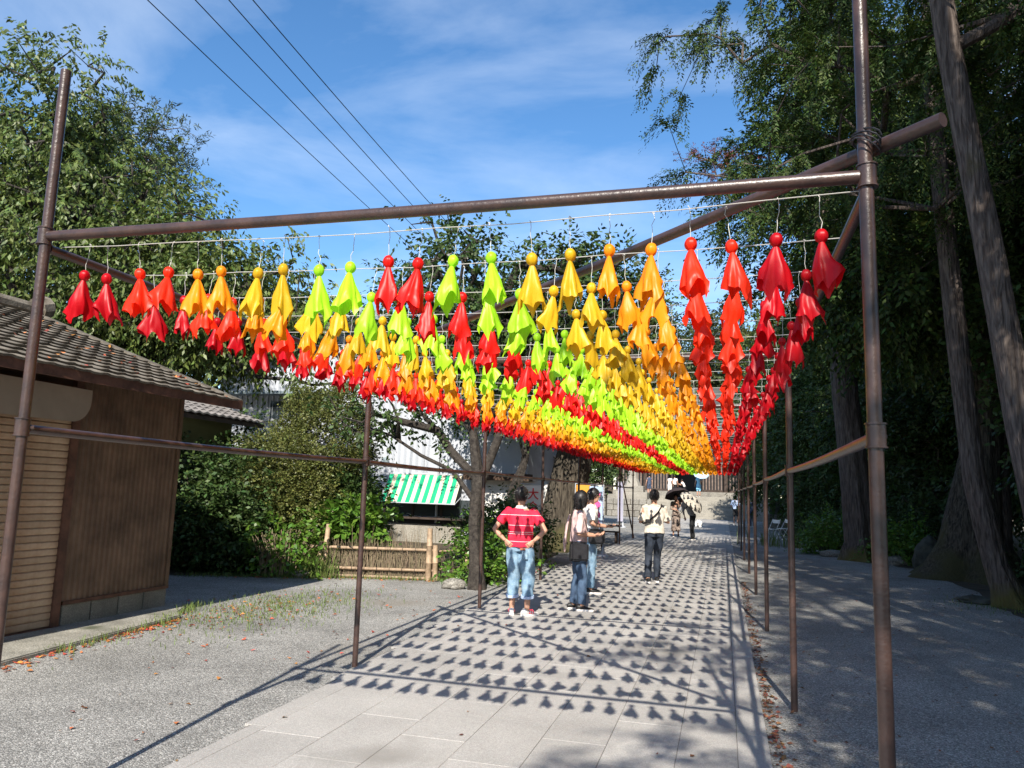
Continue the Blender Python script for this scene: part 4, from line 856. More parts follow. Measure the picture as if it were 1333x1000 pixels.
# ---------------------------------------------------------------- conifers and forest on the right
rg = np.random.default_rng(77)
def cone_blobs(z0, z1, r, n, rg, ox=0, oy=0, left=0.0):
    out = []
    for k in range(n):
        t = k/(n-1); z = z0+(z1-z0)*t; rr = r*(1-0.75*t)*rg.uniform(0.8, 1.1); a_ = rg.uniform(0, 6.28)
        out.append((ox*t+0.35*rr*math.cos(a_)-left*(1-t), oy*t+0.35*rr*math.sin(a_), z, rr, rr, max(0.9, (z1-z0)/n*0.9)))
    return out
c_bl = cone_blobs(7.8, 17, 3.3, 7, rg, -0.6, 0, 0.6)+[(-3.4, -0.6, 10.6, 2.2, 1.6, 1.15), (-4.6, -0.4, 10.3, 1.3, 1.2, 0.8), (-2.0, -1.5, 9.2, 1.5, 1.5, 0.9), (-2.2, 0.8, 8.2, 1.2, 1.2, 0.8)]
T_, tm1, cm1 = tree('cypress_tree', 'slender leaning cypress with a moss-yellow foot and drooping branches overhanging the path', (4.45, 14.6, 0),
     [(0.16, 0.02, -0.08, 0.34), (0.03, 0, 0.25, 0.235), (-0.12, 0, 0.7, 0.185), (-0.35, 0.02, 2.0, 0.165), (-0.5, 0, 4.2, 0.16), (-0.62, 0, 6.5, 0.15), (-0.75, 0, 9.5, 0.12), (-0.7, 0, 13, 0.08), (-0.7, 0, 17, 0.03)],
     c_bl, 340, 'needle', MT['needle'], MT['cedar_bark'], 51, k=0.006)
T_, tm2, cm2 = tree('cypress_tree', 'tall grey-barked cypress nearest on the right edge, its trunk rising across the dark forest', (3.75, 10.0, 0),
     [(0.0, 0, -0.1, 0.33), (-0.1, 0, 0.5, 0.22), (-0.42, 0, 2.5, 0.165), (-0.65, 0, 4.6, 0.155), (-0.98, 0, 7.3, 0.14), (-1.2, 0, 10, 0.13), (-1.3, 0, 15, 0.05)],
     cone_blobs(8.6, 16, 3.0, 6, rg, -1.0, 0), 235, 'needle', MT['needle'], MT['cedar_bark'], 52, k=0.006)
T_, tm3, cm3 = tree('cypress_tree', 'tall straight broad-trunked cypress at the gravel edge beyond the first post', (3.7, 23.6, 0),
     [(0.05, 0, -0.1, 0.62), (0.0, 0, 0.5, 0.42), (-0.1, 0, 2, 0.37), (-0.4, 0, 6, 0.33), (-0.85, 0, 10.6, 0.27), (-1.1, 0, 15, 0.15), (-1.2, 0, 20, 0.04)],
     cone_blobs(10.0, 20, 3.6, 7, rg, -1.0, 0), 460, 'needle_far', MT['needle'], MT['cedar_bark'], 53, k=0.007)
T_, tm4, cm4 = tree('old_cedar', 'huge old tree with a flaring mossy trunk splitting in two at the forest edge', (5.35, 19.6, 0),
     [(-0.1, 0, -0.1, 1.25), (-0.02, 0, 0.25, 0.92), (0.0, 0, 0.8, 0.68), (0.15, 0, 1.8, 0.52), (0.3, 0, 2.8, 0.42), (0.45, 0, 4.5, 0.36), (0.6, 0, 8, 0.3), (0.6, 0, 14, 0.12)],
     cone_blobs(6.5, 15, 3.8, 6, rg, 0.6, 0), 460, 'needle_far', MT['needle'], MT['old_bark'], 54, k=0.008)
b = MB(); b.tube([(0.35, 0.1, 0.2), (0.55, 0.1, 1.6), (0.62, 0.15, 3.0), (0.95, 0.2, 6.5), (1.1, 0.3, 11)], [0.5, 0.33, 0.28, 0.22, 0.1], 12); b.build('second_stem', MT['cedar_bark'], T_, True)
srcs = [(tm1, cm1), (tm2, cm2), (tm3, cm3), (tm4, cm4)]
# forest interior: crowns reach low
_, tmA, cmA = tree('forest_conifer', 'dense dark conifer standing in the forest right behind the flaring mossy trunk', (8.8, 21.5, 0),
     [(0, 0, -0.1, 0.3), (0.1, 0, 4, 0.22), (0, 0, 9, 0.15), (0, 0, 15, 0.04)], cone_blobs(2.5, 15, 3.3, 8, rg), 420, 'needle_far', MT['needle'], MT['cedar_bark'], 61, k=0.006, group='conifers in the dark forest')
_, tmB, cmB = tree('forest_broadleaf', 'dark leafy evergreen in the forest behind the leaning cypress', (8.0, 16.2, 0),
     [(0, 0, -0.1, 0.24), (0.2, 0, 2.5, 0.18), (0, 0, 6, 0.1)], [(0, 0, 3.0, 2.3, 2.0, 2.2), (0.8, 0, 5.2, 2.2, 2.2, 1.8), (-1.2, 0, 4.4, 1.8, 1.8, 1.6), (0, 0, 7.5, 2.2, 2.2, 1.8)], 740, 'mid', MT['leaf_dark'], MT['bark'], 62, group='conifers in the dark forest')
spots = [('right of and deep behind the leaning cypress', 12, 17.5, 0, 1.1), ('deep in the forest behind the nearest right-edge cypress', 9.6, 12.2, 1, 1.0), ('at the far right edge of the picture', 7.3, 9.4, 1, 0.9),
         ('behind the boulder at the gravel edge', 7.2, 27, 1, 1.0), ('between the tall straight trunk and the mossy trunk', 7.4, 31.5, 0, 1.15), ('behind the tall straight trunk', 6.1, 36, 1, 1.1),
         ('beside the stone monument', 5.6, 43, 0, 1.2), ('at the far end of the gravel by the retaining wall', 7.2, 50, 1, 1.3), ('above the retaining wall right of the steps', 8.5, 59, 0, 1.3),
         ('on the terrace right of the temple hall', 6.0, 66, 1, 1.3), ('deep in the forest behind the monument', 11.5, 41, 0, 1.3), ('deep in the forest beyond the mossy trunk', 13.0, 27, 0, 1.35),
         ('second row of the forest behind the right-edge cypress', 13.5, 21, 1, 1.5), ('third row of the forest at the picture right', 17.5, 23, 0, 1.6), ('third row of the forest behind the tall straight trunk', 16, 34, 0, 1.6),
         ('third row of the forest by the temple', 15, 52, 0, 1.6), ('leaning over the far end of the path before the steps', 4.7, 47.8, 1, 1.35), ('between the folding chairs and the monument', 5.0, 39.0, 1, 1.15)]
for k, (w_, x, y, v_, s_) in enumerate(spots):
    tm_, cm_ = ((tmA, cmA), (tmB, cmB))[v_]
    tree_copy('forest_conifer' if v_ == 0 else 'forest_broadleaf', ('dark conifer ' if v_ == 0 else 'dark leafy evergreen ')+w_, (x, y, 0 if y < 60 else 1.6), tm_, cm_, k*1.7+0.5, s_, 'conifers in the dark forest')
# trees standing behind and beside the camera: they shade the right side of the picture
_, tmS, cmS = tree('cypress_tree', 'tall cypress behind the viewer whose thin crown dapples the near path', (4.0, -7.2, 0),
     [(0.0, 0, -0.1, 0.36), (-0.1, 0, 0.5, 0.26), (-0.2, 0, 2.5, 0.205), (-0.3, 0, 4.6, 0.19), (-0.3, 0, 7.3, 0.17), (-0.3, 0, 10, 0.13), (-0.3, 0, 15, 0.05)],
     cone_blobs(5.9, 15, 3.3, 7, rg, 0, 0), 330, 'needle_far', MT['needle'], MT['cedar_bark'], 57, k=0.006)
srcs.append((tmS, cmS))
for k, (x, y, v_, s_, rz, w_) in enumerate([(3.9, -2.6, 4, 1.0, 0.4, 'behind the viewer on the right, shading the path edge'), (4.9, -13.5, 4, 1.1, 2.4, 'second behind the viewer on the right'), (4.7, 4.0, 1, 1.0, 0.2, 'just right of the viewer outside the picture'), (7.6, 11.5, 2, 0.85, 1.3, 'between the right-edge cypress and the deep forest'), (6.2, 8.2, 1, 0.95, 5.2, 'close beside the right-edge cypress outside the picture'), (7.4, 16.8, 3, 0.95, 2.2, 'deep behind the leaning cypress'),
                                         (8.4, -5.5, 4, 1.1, 1.0, 'farther right behind the viewer'), (8.0, 5.0, 2, 0.9, 4.0, 'to the right of the first post outside the picture'), (9.5, -12, 3, 1.1, 5.0, 'deep right behind the viewer'),
                                         (6.6, 5.8, 3, 0.9, 3.4, 'beside the right-edge cypress outside the picture'), (5.4, -19.5, 4, 1.15, 0.6, 'farthest behind the viewer')]):
    tree_copy('cypress_tree', 'tall shade-giving cypress '+w_, (x, y, 0), srcs[v_][0], srcs[v_][1], rz, s_, 'cypresses beside the viewer')
bare = tree('maple_tree', 'thin bare-twigged maple with a few reddish leaves reaching out beside the cypress crown', (3.75, 24.5, 0),
     [(0, 0, -0.1, 0.16), (-0.1, 0, 2.0, 0.13), (-0.4, 0, 6, 0.11), (-0.95, 0, 9.0, 0.09), (-2.2, -0.4, 10.9, 0.06)], [(-4.0, -0.8, 12.2, 0.9, 0.6, 0.55), (-3.2, -0.8, 12.0, 0.8, 0.6, 0.4)], 60, 'small', MT['leaf_red'], MT['cedar_bark'], 71, k=0.008)
# underbrush
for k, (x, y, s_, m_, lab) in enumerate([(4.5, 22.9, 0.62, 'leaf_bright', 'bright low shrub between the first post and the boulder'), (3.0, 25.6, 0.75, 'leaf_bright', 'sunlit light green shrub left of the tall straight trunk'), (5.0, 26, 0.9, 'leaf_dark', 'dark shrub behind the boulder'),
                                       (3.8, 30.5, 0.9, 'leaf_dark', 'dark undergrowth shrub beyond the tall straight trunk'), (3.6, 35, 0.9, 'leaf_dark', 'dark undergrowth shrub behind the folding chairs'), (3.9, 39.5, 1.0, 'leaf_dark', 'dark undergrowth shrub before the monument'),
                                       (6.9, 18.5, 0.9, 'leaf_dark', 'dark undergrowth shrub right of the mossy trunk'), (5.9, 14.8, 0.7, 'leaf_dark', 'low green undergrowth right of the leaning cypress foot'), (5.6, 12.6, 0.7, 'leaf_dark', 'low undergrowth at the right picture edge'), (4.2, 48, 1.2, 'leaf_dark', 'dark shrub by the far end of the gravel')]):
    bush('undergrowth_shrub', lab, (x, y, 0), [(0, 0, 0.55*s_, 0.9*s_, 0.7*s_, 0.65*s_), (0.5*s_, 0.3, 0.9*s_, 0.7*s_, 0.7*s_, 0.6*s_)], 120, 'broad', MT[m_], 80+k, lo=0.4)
# distant wooded hill behind the temple
_, tmC, cmC = tree('hill_tree', 'rounded tree on the hillside straight behind the temple roof', (-3, 92, 1.6),
     [(0, 0, -0.1, 0.5), (0, 0, 6, 0.35), (0, 0, 12, 0.15)], [(0, 0, 9, 5.5, 5, 5.0), (2.5, 0, 14, 4.2, 4, 4), (-3, 0, 12, 4, 4, 4), (0, 0, 18.0, 3.6, 3.6, 3.2), (1, -2, 6, 4.5, 4, 3.5)], 520, 'far', MT['leaf_far'], MT['bark'], 91, group='trees on the hill behind the temple', k=0.02)
_, tmD, cmD = tree('hill_tree', 'rust-tinged tree on the hillside right behind the temple', (7.5, 88, 1.6),
     [(0, 0, -0.1, 0.5), (0, 0, 6, 0.35), (0, 0, 12, 0.15)], [(0, 0, 9, 5, 5, 5.5), (-2.5, 0, 15, 3.8, 4, 4), (3, 0, 13, 4, 4, 4), (0, 0, 19.0, 3.2, 3.2, 3)], 560, 'far', MT['leaf_olive'], MT['bark'], 92, group='trees on the hill behind the temple', k=0.02)
for k, (x, y, s_, w_) in enumerate([(-13, 90, 1.0, 'left of the temple roof'), (-24, 84, 0.95, 'far left behind the white building'), (-34, 80, 0.85, 'behind the white building gable'), (17, 84, 1.15, 'behind the right side forest'), (2.5, 104, 1.25, 'highest on the slope behind the temple'), (-9, 104, 1.1, 'second row left of the temple'), (-46, 74, 0.9, 'farthest left behind the shed'), (27, 78, 1.2, 'far right behind the forest'), (12, 72, 0.9, 'close right of the temple hall'), (-15, 70, 0.62, 'close left of the temple hall')]):
    tm_, cm_ = ((tmC, cmC), (tmD, cmD))[k % 2]; tree_copy('hill_tree', 'distant tree '+w_, (x, y, 1.6), tm_, cm_, k*2.1, s_, 'trees on the hill behind the temple')

# ---------------------------------------------------------------- people
def pm(name, c, **k): 
    MT[name] = mat(name, c, k.pop('rough', 0.8), **k); return MT[name]
pm('skin', (0.50, 0.27, 0.18), rough=0.55, noise_scale=12, noise_amt=0.05)
pm('hair_black', (0.012, 0.010, 0.010), rough=0.45, noise_scale=40, noise_amt=0.4)
pm('eye_dark', (0.01, 0.01, 0.01), rough=0.2); pm('lips', (0.35, 0.10, 0.08))
pm('light_denim', (0.10, 0.19, 0.29), noise_scale=9, col2=(0.27, 0.38, 0.47)); pm('dark_denim', (0.035, 0.06, 0.11), noise_scale=6, col2=(0.07, 0.12, 0.20))
pm('ink_denim', (0.02, 0.027, 0.042), noise_scale=8, noise_amt=0.3); pm('pink_cloth', (0.60, 0.42, 0.40), noise_scale=5, noise_amt=0.08); pm('white_cloth', (0.74, 0.70, 0.66), noise_scale=5, noise_amt=0.05)
pm('beige_cloth', (0.56, 0.50, 0.42), noise_scale=5, noise_amt=0.07); pm('black_cloth', (0.015, 0.015, 0.017)); pm('black_leather', (0.018, 0.017, 0.02), rough=0.35, noise_scale=12, noise_amt=0.3)
pm('brown_print', (0.07, 0.045, 0.035), noise_scale=14, col2=(0.42, 0.33, 0.27)); pm('grey_check', (0.20, 0.21, 0.23), noise_scale=22, col2=(0.42, 0.43, 0.45)); pm('pale_blue_cloth', (0.42, 0.52, 0.72)); pm('navy_cloth', (0.05, 0.07, 0.12))
pm('sky_cloth', (0.22, 0.52, 0.75)); pm('white_shoe', (0.78, 0.74, 0.72), rough=0.5); pm('pink_shoe', (0.70, 0.07, 0.12), rough=0.5); pm('black_shoe', (0.02, 0.02, 0.02), rough=0.5); pm('leather_patch', (0.38, 0.12, 0.06))
pm('umbrella_dark', (0.03, 0.02, 0.02)); pm('umbrella_floral', (0.55, 0.50, 0.42), noise_scale=7, col2=(0.22, 0.20, 0.17)); pm('parasol_white', (0.75, 0.75, 0.74)); pm('parasol_blue', (0.50, 0.68, 0.80))
# red T-shirt with thin white stripes
rs = mat('red_striped_shirt', (0.72, 0.018, 0.055), 0.8); n = rs.node_tree.nodes; l = rs.node_tree.links
t = n.new('ShaderNodeTexCoord'); s_ = n.new('ShaderNodeSeparateXYZ'); l.new(t.outputs['Object'], s_.inputs[0]); prev = None
for zc in (1.335, 1.195, 1.105, 1.080, 0.978):
    a1 = n.new('ShaderNodeMath'); a1.operation = 'SUBTRACT'; a1.inputs[1].default_value = zc; l.new(s_.outputs['Z'], a1.inputs[0])
    a2 = n.new('ShaderNodeMath'); a2.operation = 'ABSOLUTE'; l.new(a1.outputs[0], a2.inputs[0]); a3 = n.new('ShaderNodeMath'); a3.operation = 'LESS_THAN'; a3.inputs[1].default_value = 0.0026; l.new(a2.outputs[0], a3.inputs[0])
    if prev: a4 = n.new('ShaderNodeMath'); a4.operation = 'MAXIMUM'; l.new(prev, a4.inputs[0]); l.new(a3.outputs[0], a4.inputs[1]); prev = a4.outputs[0]
    else: prev = a3.outputs[0]
mm = n.new('ShaderNodeMix'); mm.data_type = 'RGBA'; mm.inputs['A'].default_value = (0.72, 0.018, 0.055, 1); mm.inputs['B'].default_value = (0.8, 0.7, 0.7, 1); l.new(prev, mm.inputs['Factor']); l.new(mm.outputs['Result'], n['Principled BSDF'].inputs['Base Color'])
MT['red_shirt'] = rs

def remeshed(mb, voxel, m, smooth_it=3, folds=0.0, seed=0, extra=None, name='body'):
    me = mb.mesh('tmp', m); o = bpy.data.objects.new('tmp', me); C.objects.link(o)
    r = o.modifiers.new('r', 'REMESH'); r.mode = 'VOXEL'; r.voxel_size = voxel; r.use_smooth_shade = True
    if smooth_it: s = o.modifiers.new('s', 'SMOOTH'); s.factor = 0.5; s.iterations = smooth_it
    dg = bpy.context.evaluated_depsgraph_get(); ev = o.evaluated_get(dg); out = bpy.data.meshes.new_from_object(ev, depsgraph=dg)
    bpy.data.objects.remove(o); out.name = name
    if folds:
        off = Vector((seed*3.1, 0, 0))
        for v in out.vertices:
            p = v.co; q = Vector((p.x*9, p.y*9, p.z*5+3*p.x))+off; v.co = p+v.normal*folds*(noise.noise(q)+0.5*noise.noise(q*2.3))
    if not out.materials: out.materials.append(MT['skin'])
    if extra:
        bm = bmesh.new(); bm.from_mesh(out); t2 = extra.mesh('t', m, smooth=True); bm.from_mesh(t2); bm.to_mesh(out); bm.free()
    out.polygons.foreach_set('use_smooth', [True]*len(out.polygons)); out.update()
    return out
def ell(mb, c, r, n=14, m=9, rotz=0):
    vs = []
    for i in range(m+1):
        a_ = math.pi*i/m
        for k in range(n):
            t = 2*math.pi*k/n; x, y = r[0]*math.sin(a_)*math.cos(t), r[1]*math.sin(a_)*math.sin(t)
            vs.append((c[0]+x*math.cos(rotz)-y*math.sin(rotz), c[1]+x*math.sin(rotz)+y*math.cos(rotz), c[2]+r[2]*math.cos(a_)))
    mb.add(vs, [(i*n+k, (i+1)*n+k, (i+1)*n+(k+1) % n, i*n+(k+1) % n) for i in range(m) for k in range(n)])
def sect(mb, rings, n=18):
    """rings of (cx,cy,z,rx,ry): torso-like stack"""
    vs = []
    for cx, cy, z, rx, ry in rings:
        for k in range(n):
            t = 2*math.pi*k/n; c_, s_ = math.cos(t), math.sin(t); vs.append((cx+rx*math.copysign(abs(c_)**0.85, c_), cy+ry*math.copysign(abs(s_)**0.85, s_), z))
    mb.add(vs, [(i*n+k, i*n+(k+1) % n, (i+1)*n+(k+1) % n, (i+1)*n+k) for i in range(len(rings)-1) for k in range(n)]+[tuple(range(n-1, -1, -1)), tuple((len(rings)-1)*n+k for k in range(n))])
def hand(mb, w, d, palm_n, curl=0.5, s=1.0, right=True):
    """wrist w, pointing d, palm normal palm_n; palm and five fingers"""
    w = Vector(w); d = Vector(d).normalized(); pn = Vector(palm_n); pn = (pn-d*pn.dot(d)).normalized(); sd_ = d.cross(pn)*(1 if right else -1)
    mb.tube([w-d*0.01*s, w+d*0.03*s, w+d*0.085*s], [0.026*s, 0.036*s, 0.038*s], 10, ref=tuple(sd_), sq=0.45)
    for k, (off, L) in enumerate(((-0.028, 0.062), (-0.009, 0.078), (0.010, 0.084), (0.028, 0.074))):
        p = w+d*0.075*s+sd_*off*s; dirn = d.copy(); pts = [p]; 
        for j in range(3):
            dirn = (dirn*math.cos(curl*0.8)+pn*math.sin(curl*0.8)).normalized(); p = p+dirn*L*s*(0.48, 0.30, 0.22)[j]; pts.append(p)
        mb.tube(pts, [0.0098*s, 0.009*s, 0.0082*s, 0.006*s], 6)
    p = w+d*0.025*s+sd_*0.03*s; mb.tube([p, p+(sd_*0.7+d*0.6+pn*0.3).normalized()*0.036*s, p+(sd_*0.4+d*0.9+pn*0.5).normalized()*0.068*s], [0.013*s, 0.011*s, 0.0075*s], 6)
def person(label, loc, rz, sc=1.0, fem=False, lean=(0, 0), feet=((-.10, 0), (.10, 0)), knees=None, elbows=None, wrists=None, hand_dirs=None, head_yaw=0, head_off=(0, 0, 0), hair='short',
           top='white_cloth', sleeve=0.5, bottom='dark_denim', leg_end=0.07, shoe='black_shoe', shoe2=None, skirt=None, voxel=0.012, heading=(0, 0), loose=1.0, curl=0.5, shorts=None, hem=0.93):
    """faces +Y locally. lean = (x,y) shift of the shoulders"""
    T = empty('person', loc, label, 'person', None, rz); T.scale = (sc, sc, sc); lx, ly = lean
    hw = 0.088 if fem else 0.09; sw = 0.155 if fem else 0.18
    def lerp2(z): t = max(0, (z-0.92)/0.50); return lx*t, ly*t
    F_ = [Vector((x, y, 0)) for x, y in feet]; K = knees or [Vector((f.x*0.95, f.y*0.5+0.03, 0.47)) for f in F_]; K = [Vector(k) for k in K]; Hp = [Vector((-hw, 0, 0.90)), Vector((hw, 0, 0.90))]
    Sh = [Vector((-sw+lx, ly, 1.385)), Vector((sw+lx, ly, 1.385))]
    El = [Vector(q) for q in (elbows or ((-0.25+lx, ly-0.02, 1.10), (0.25+lx, ly-0.02, 1.10)))]; Wr = [Vector(q) for q in (wrists or ((-0.27+lx, ly+0.06, 0.86), (0.27+lx, ly+0.06, 0.86)))]
    nx, ny = lx*1.08, ly*1.1; hc = Vector((lx*1.15+head_off[0], ly*1.25+head_off[1]+0.012, 1.595+head_off[2]))
    b = MB(); rr = [(0.92, .145, .10), (1.0, .135, .095), (1.1, .125, .088), (1.22, .150, .098), (1.32, .165, .10), (1.39, .155, .082), (1.43, .08, .06)]
    sect(b, [(lerp2(z)[0], lerp2(z)[1], z, rx*(0.9 if fem else 1), ry) for z, rx, ry in rr])
    b.tube([(nx, ny-0.01, 1.38), (nx*0.5+hc.x*0.5, (ny+hc.y)/2-0.012, 1.47), (hc.x, hc.y-0.015, hc.z-0.04)], [0.062, 0.052, 0.055], 12)
    ell(b, (hc.x, hc.y-0.004, hc.z+0.018), (0.079, 0.096, 0.100)); cy_, sy_ = math.cos(head_yaw), math.sin(head_yaw)
    def hp(x, y, z): return (hc.x+x*cy_-y*sy_, hc.y+x*sy_+y*cy_, hc.z+z)
    ell(b, hp(0, 0.024, -0.052), (0.056, 0.062, 0.060), rotz=head_yaw)
    b.tube([hp(0, 0.088, 0.022), hp(0, 0.104, -0.014), hp(0, 0.090, -0.024)], [0.008, 0.014, 0.010], 8)
    for s in (-1, 1): ell(b, hp(s*0.078, -0.004, -0.004), (0.010, 0.018, 0.030), 8, 6, rotz=head_yaw)
    for i in (0, 1):
        b.tube([Sh[i]+Vector((0.03*(1-2*i), 0, 0.0)), Sh[i], Sh[i].lerp(El[i], 0.5), El[i], El[i].lerp(Wr[i], 0.35), Wr[i]], [0.05, 0.052, 0.045, 0.037, 0.037, 0.025], 10)
        an = F_[i]+Vector((0, 0, 0.09)); b.tube([Hp[i], Hp[i].lerp(K[i], 0.5), K[i], K[i].lerp(an, 0.35), an, an-Vector((0, 0, 0.04))], [0.085, 0.072, 0.052, 0.053, 0.036, 0.038], 10)
    hb = MB()
    hd = hand_dirs or [((Wr[i]-El[i]).normalized()*1.0, (1-2*i, 0, 0)) for i in (0, 1)]
    if voxel < 0.02:
        for i in (0, 1): hand(hb, Wr[i], hd[i][0], hd[i][1], curl, 0.95, right=bool(i))
    else:
        for i in (0, 1): hand(hb, Wr[i], hd[i][0], hd[i][1], curl, 0.95, right=bool(i))
    link('body', remeshed(b, voxel, MT['skin'], extra=hb), T)
    # face
    if voxel < 0.02:
        for s in (-1, 1): e_ = MB(); ell(e_, hp(s*0.030, 0.083, 0.020), (0.011, 0.007, 0.0065), 8, 6); e_.build('eye', MT['eye_dark'], T, True)
    e_ = MB(); ell(e_, hp(0, 0.083, -0.058), (0.022, 0.008, 0.006), 8, 6); e_.build('mouth', MT['lips'], T, True)
    # hair
    e_ = MB(); nb, mb_ = 26, 16; vs = []
    rg = random.Random(len(label))
    for i in range(mb_+1):
        a_ = math.pi*i/mb_
        for k in range(nb):
            t = 2*math.pi*k/nb; front = max(0, math.sin(t)); zc = math.cos(a_)
            lim = {'short': -0.80+1.2*front**0.8, 'bob': -1.0+1.5*front**2.2, 'long': -1.0+1.5*front**2.2}[hair]
            R_ = (0.092, 0.110, 0.116) if hair == 'short' else (0.104, 0.118, 0.132)
            zz_ = max(zc, lim); pinch = 1.0 if zc > lim else 0.80
            sa = math.sqrt(max(0, 1-min(1, abs(zz_))**2)) if hair == 'short' or zz_ > 0 else 1-0.12*abs(zz_)
            jit = 1+0.07*noise.noise(Vector((math.cos(t)*9, math.sin(t)*9, zc*10)))+0.04*noise.noise(Vector((math.cos(t)*3, math.sin(t)*3, zc*3)))
            x, y = R_[0]*sa*math.cos(t)*pinch*jit, R_[1]*sa*math.sin(t)*pinch*jit; vs.append(hp(x, y-0.008, zz_*R_[2]*jit*(1.0 if zz_ > 0 or hair == 'short' else 1.15)+0.022))
    e_.add(vs, [(i*nb+k, (i+1)*nb+k, (i+1)*nb+(k+1) % nb, i*nb+(k+1) % nb) for i in range(mb_) for k in range(nb)]); 
    if voxel < 0.02:
        for _ in range(420 if hair == 'short' else 520):
            t = rg.uniform(0, 6.28); front = max(0, math.sin(t)); zc = rg.uniform(-0.75 if hair == 'short' else -0.9, 1); zc = max(zc, (-0.8+1.2*front**0.8) if hair == 'short' else (-1+1.5*front**2.2)); sa = math.sqrt(max(0, 1-zc*zc)) if hair == 'short' or zc > 0 else 0.95
            R_ = (0.092, 0.110, 0.116) if hair == 'short' else (0.104, 0.118, 0.132); p = Vector(hp(R_[0]*sa*math.cos(t), R_[1]*sa*math.sin(t)-0.008, zc*R_[2]*(1 if zc > 0 or hair == 'short' else 1.15)+0.022)); nrm_ = (p-Vector(hp(0, 0, 0.02))).normalized()
            d = (nrm_*0.12+Vector((rg.gauss(0, .25), rg.gauss(0, .25), (-0.8 if hair != 'short' else rg.uniform(-.9, .1))))).normalized(); p = p-nrm_*0.006; L_t = rg.uniform(0.015, 0.03)
            e_.tube([p, p+d*L_t*0.5+nrm_*0.003, p+d*L_t], [0.006, 0.0045, 0.0008], 3, cap=False)
    e_.build('hair', MT['hair_black'], T, True)
    # top
    b = MB(); L_ = loose
    rr = [(hem, .160*L_, .118*L_), (1.0, .155*L_, .112*L_), (1.12, .148*L_, .108*L_), (1.24, .165*L_, .115), (1.33, .178, .112), (1.395, .165, .090), (1.435, .078, .068), (1.445, .066, .062)]
    sect(b, [(lerp2(z)[0], lerp2(z)[1], z, rx*(0.88 if fem else 1), ry) for z, rx, ry in rr])
    for i in (0, 1):
        A, B = Sh[i], El[i]
        if sleeve <= 1: E_ = A.lerp(B, sleeve); pts = [A+Vector((0.05*(1-2*i), 0, 0.01)), A, A.lerp(E_, 0.5), E_]; r_ = [0.052, 0.057, 0.058, 0.060*L_]
        else: E_ = B.lerp(Wr[i], sleeve-1); pts = [A+Vector((0.05*(1-2*i), 0, 0.01)), A, A.lerp(B, 0.5), B, E_]; r_ = [0.06, 0.062, 0.055, 0.05, 0.045]
        b.tube(pts, r_, 12)
    link('shirt', remeshed(b, max(voxel, 0.012), MT[top], 2, 0.017*L_, len(label)), T)
    # bottom
    b = MB(); sect(b, [(0, 0, 0.84, .155, .112), (0, 0, 0.90, .160, .115), (0, 0, 0.97, .148, .108), (0, 0, 1.0, .145, .105)])
    for i in (0, 1):
        an = F_[i]+Vector((0, 0, 0.09)); path = [Hp[i]+Vector((0, 0, 0.0)), Hp[i].lerp(K[i], 0.5), K[i], K[i].lerp(an, 0.5), an]; r_ = [0.098, 0.088, 0.070, 0.068, 0.064]
        if shoe2 == 'cuff': r_ = [0.104, 0.10, 0.088, 0.085, 0.085]
        out = [path[0]]; rr_ = [r_[0]]
        for j in range(1, 5):
            if path[j].z < leg_end:
                t = (path[j-1].z-leg_end)/max(1e-6, path[j-1].z-path[j].z); out.append(path[j-1].lerp(path[j], t)); rr_.append(r_[j-1]*(1-t)+r_[j]*t); break
            out.append(path[j]); rr_.append(r_[j])
        b.tube(out, rr_, 12)
    if skirt:
        sect(b, [(0, 0, skirt, .20, .17), (0, 0, 0.7, .18, .15), (0, 0, 0.93, .15, .11)])
    link('trousers' if not skirt else 'skirt', remeshed(b, max(voxel, 0.012), MT[bottom], 2, 0.018, len(label)+3), T)
    for i in (0, 1):
        s = MB(); fx_, fy_ = F_[i].x, F_[i].y; hdv = heading[i]; c_, sn = math.cos(hdv), math.sin(hdv)
        def fp(x, y, z): return (fx_+x*c_-y*sn, fy_+x*sn+y*c_, z)
        vs = []; prof_ = [(-0.085, .026, .07), (-0.06, .036, .092), (0.0, .038, .088), (0.06, .044, .062), (0.12, .046, .048), (0.165, .036, .038), (0.185, .014, .025)]
        for y, w, h in prof_:
            for k in range(10): t = 2*math.pi*k/10; vs.append(fp(w*math.cos(t), y, 0.022+(h-0.022)*0.5+(h-0.022)*0.5*math.sin(t)))
        s.add(vs, [(j*10+k, j*10+(k+1) % 10, (j+1)*10+(k+1) % 10, (j+1)*10+k) for j in range(6) for k in range(10)]+[tuple(range(9, -1, -1)), tuple(60+k for k in range(10))])
        so_ = s.build('shoe', MT[shoe], T, True)
        s = MB(); pl = [(x, y) for y, x, _ in prof_]; out = [fp(x, y, 0)[:2] for y, x, _ in prof_]+[fp(-x, y, 0)[:2] for y, x, _ in reversed(prof_)]
        s.prism(out, 2, 0.0, 0.026); s.build('sole', MT['white_shoe'], so_)
        if shoe2 in ('cuff',):
            s = MB()
            for yy in (0.02, 0.05, 0.08): s.tube([fp(0.042*math.cos(t), yy+0.012*math.sin(t)*0, 0.028+0.05*math.sin(t)) for t in [j*math.pi/8 for j in range(9)]], 0.007, 5)
            s.build('stripe', MT['pink_shoe'], so_)
    return T, dict(hp=hp, Sh=Sh, El=El, Wr=Wr, K=K, F=F_)
def strap(T, pts, w, m, name='strap'):
    b = MB(); b.tube(pts, w, 8, ref=(0, 0, 1), sq=0.35); return b.build(name, MT[m], T, True)

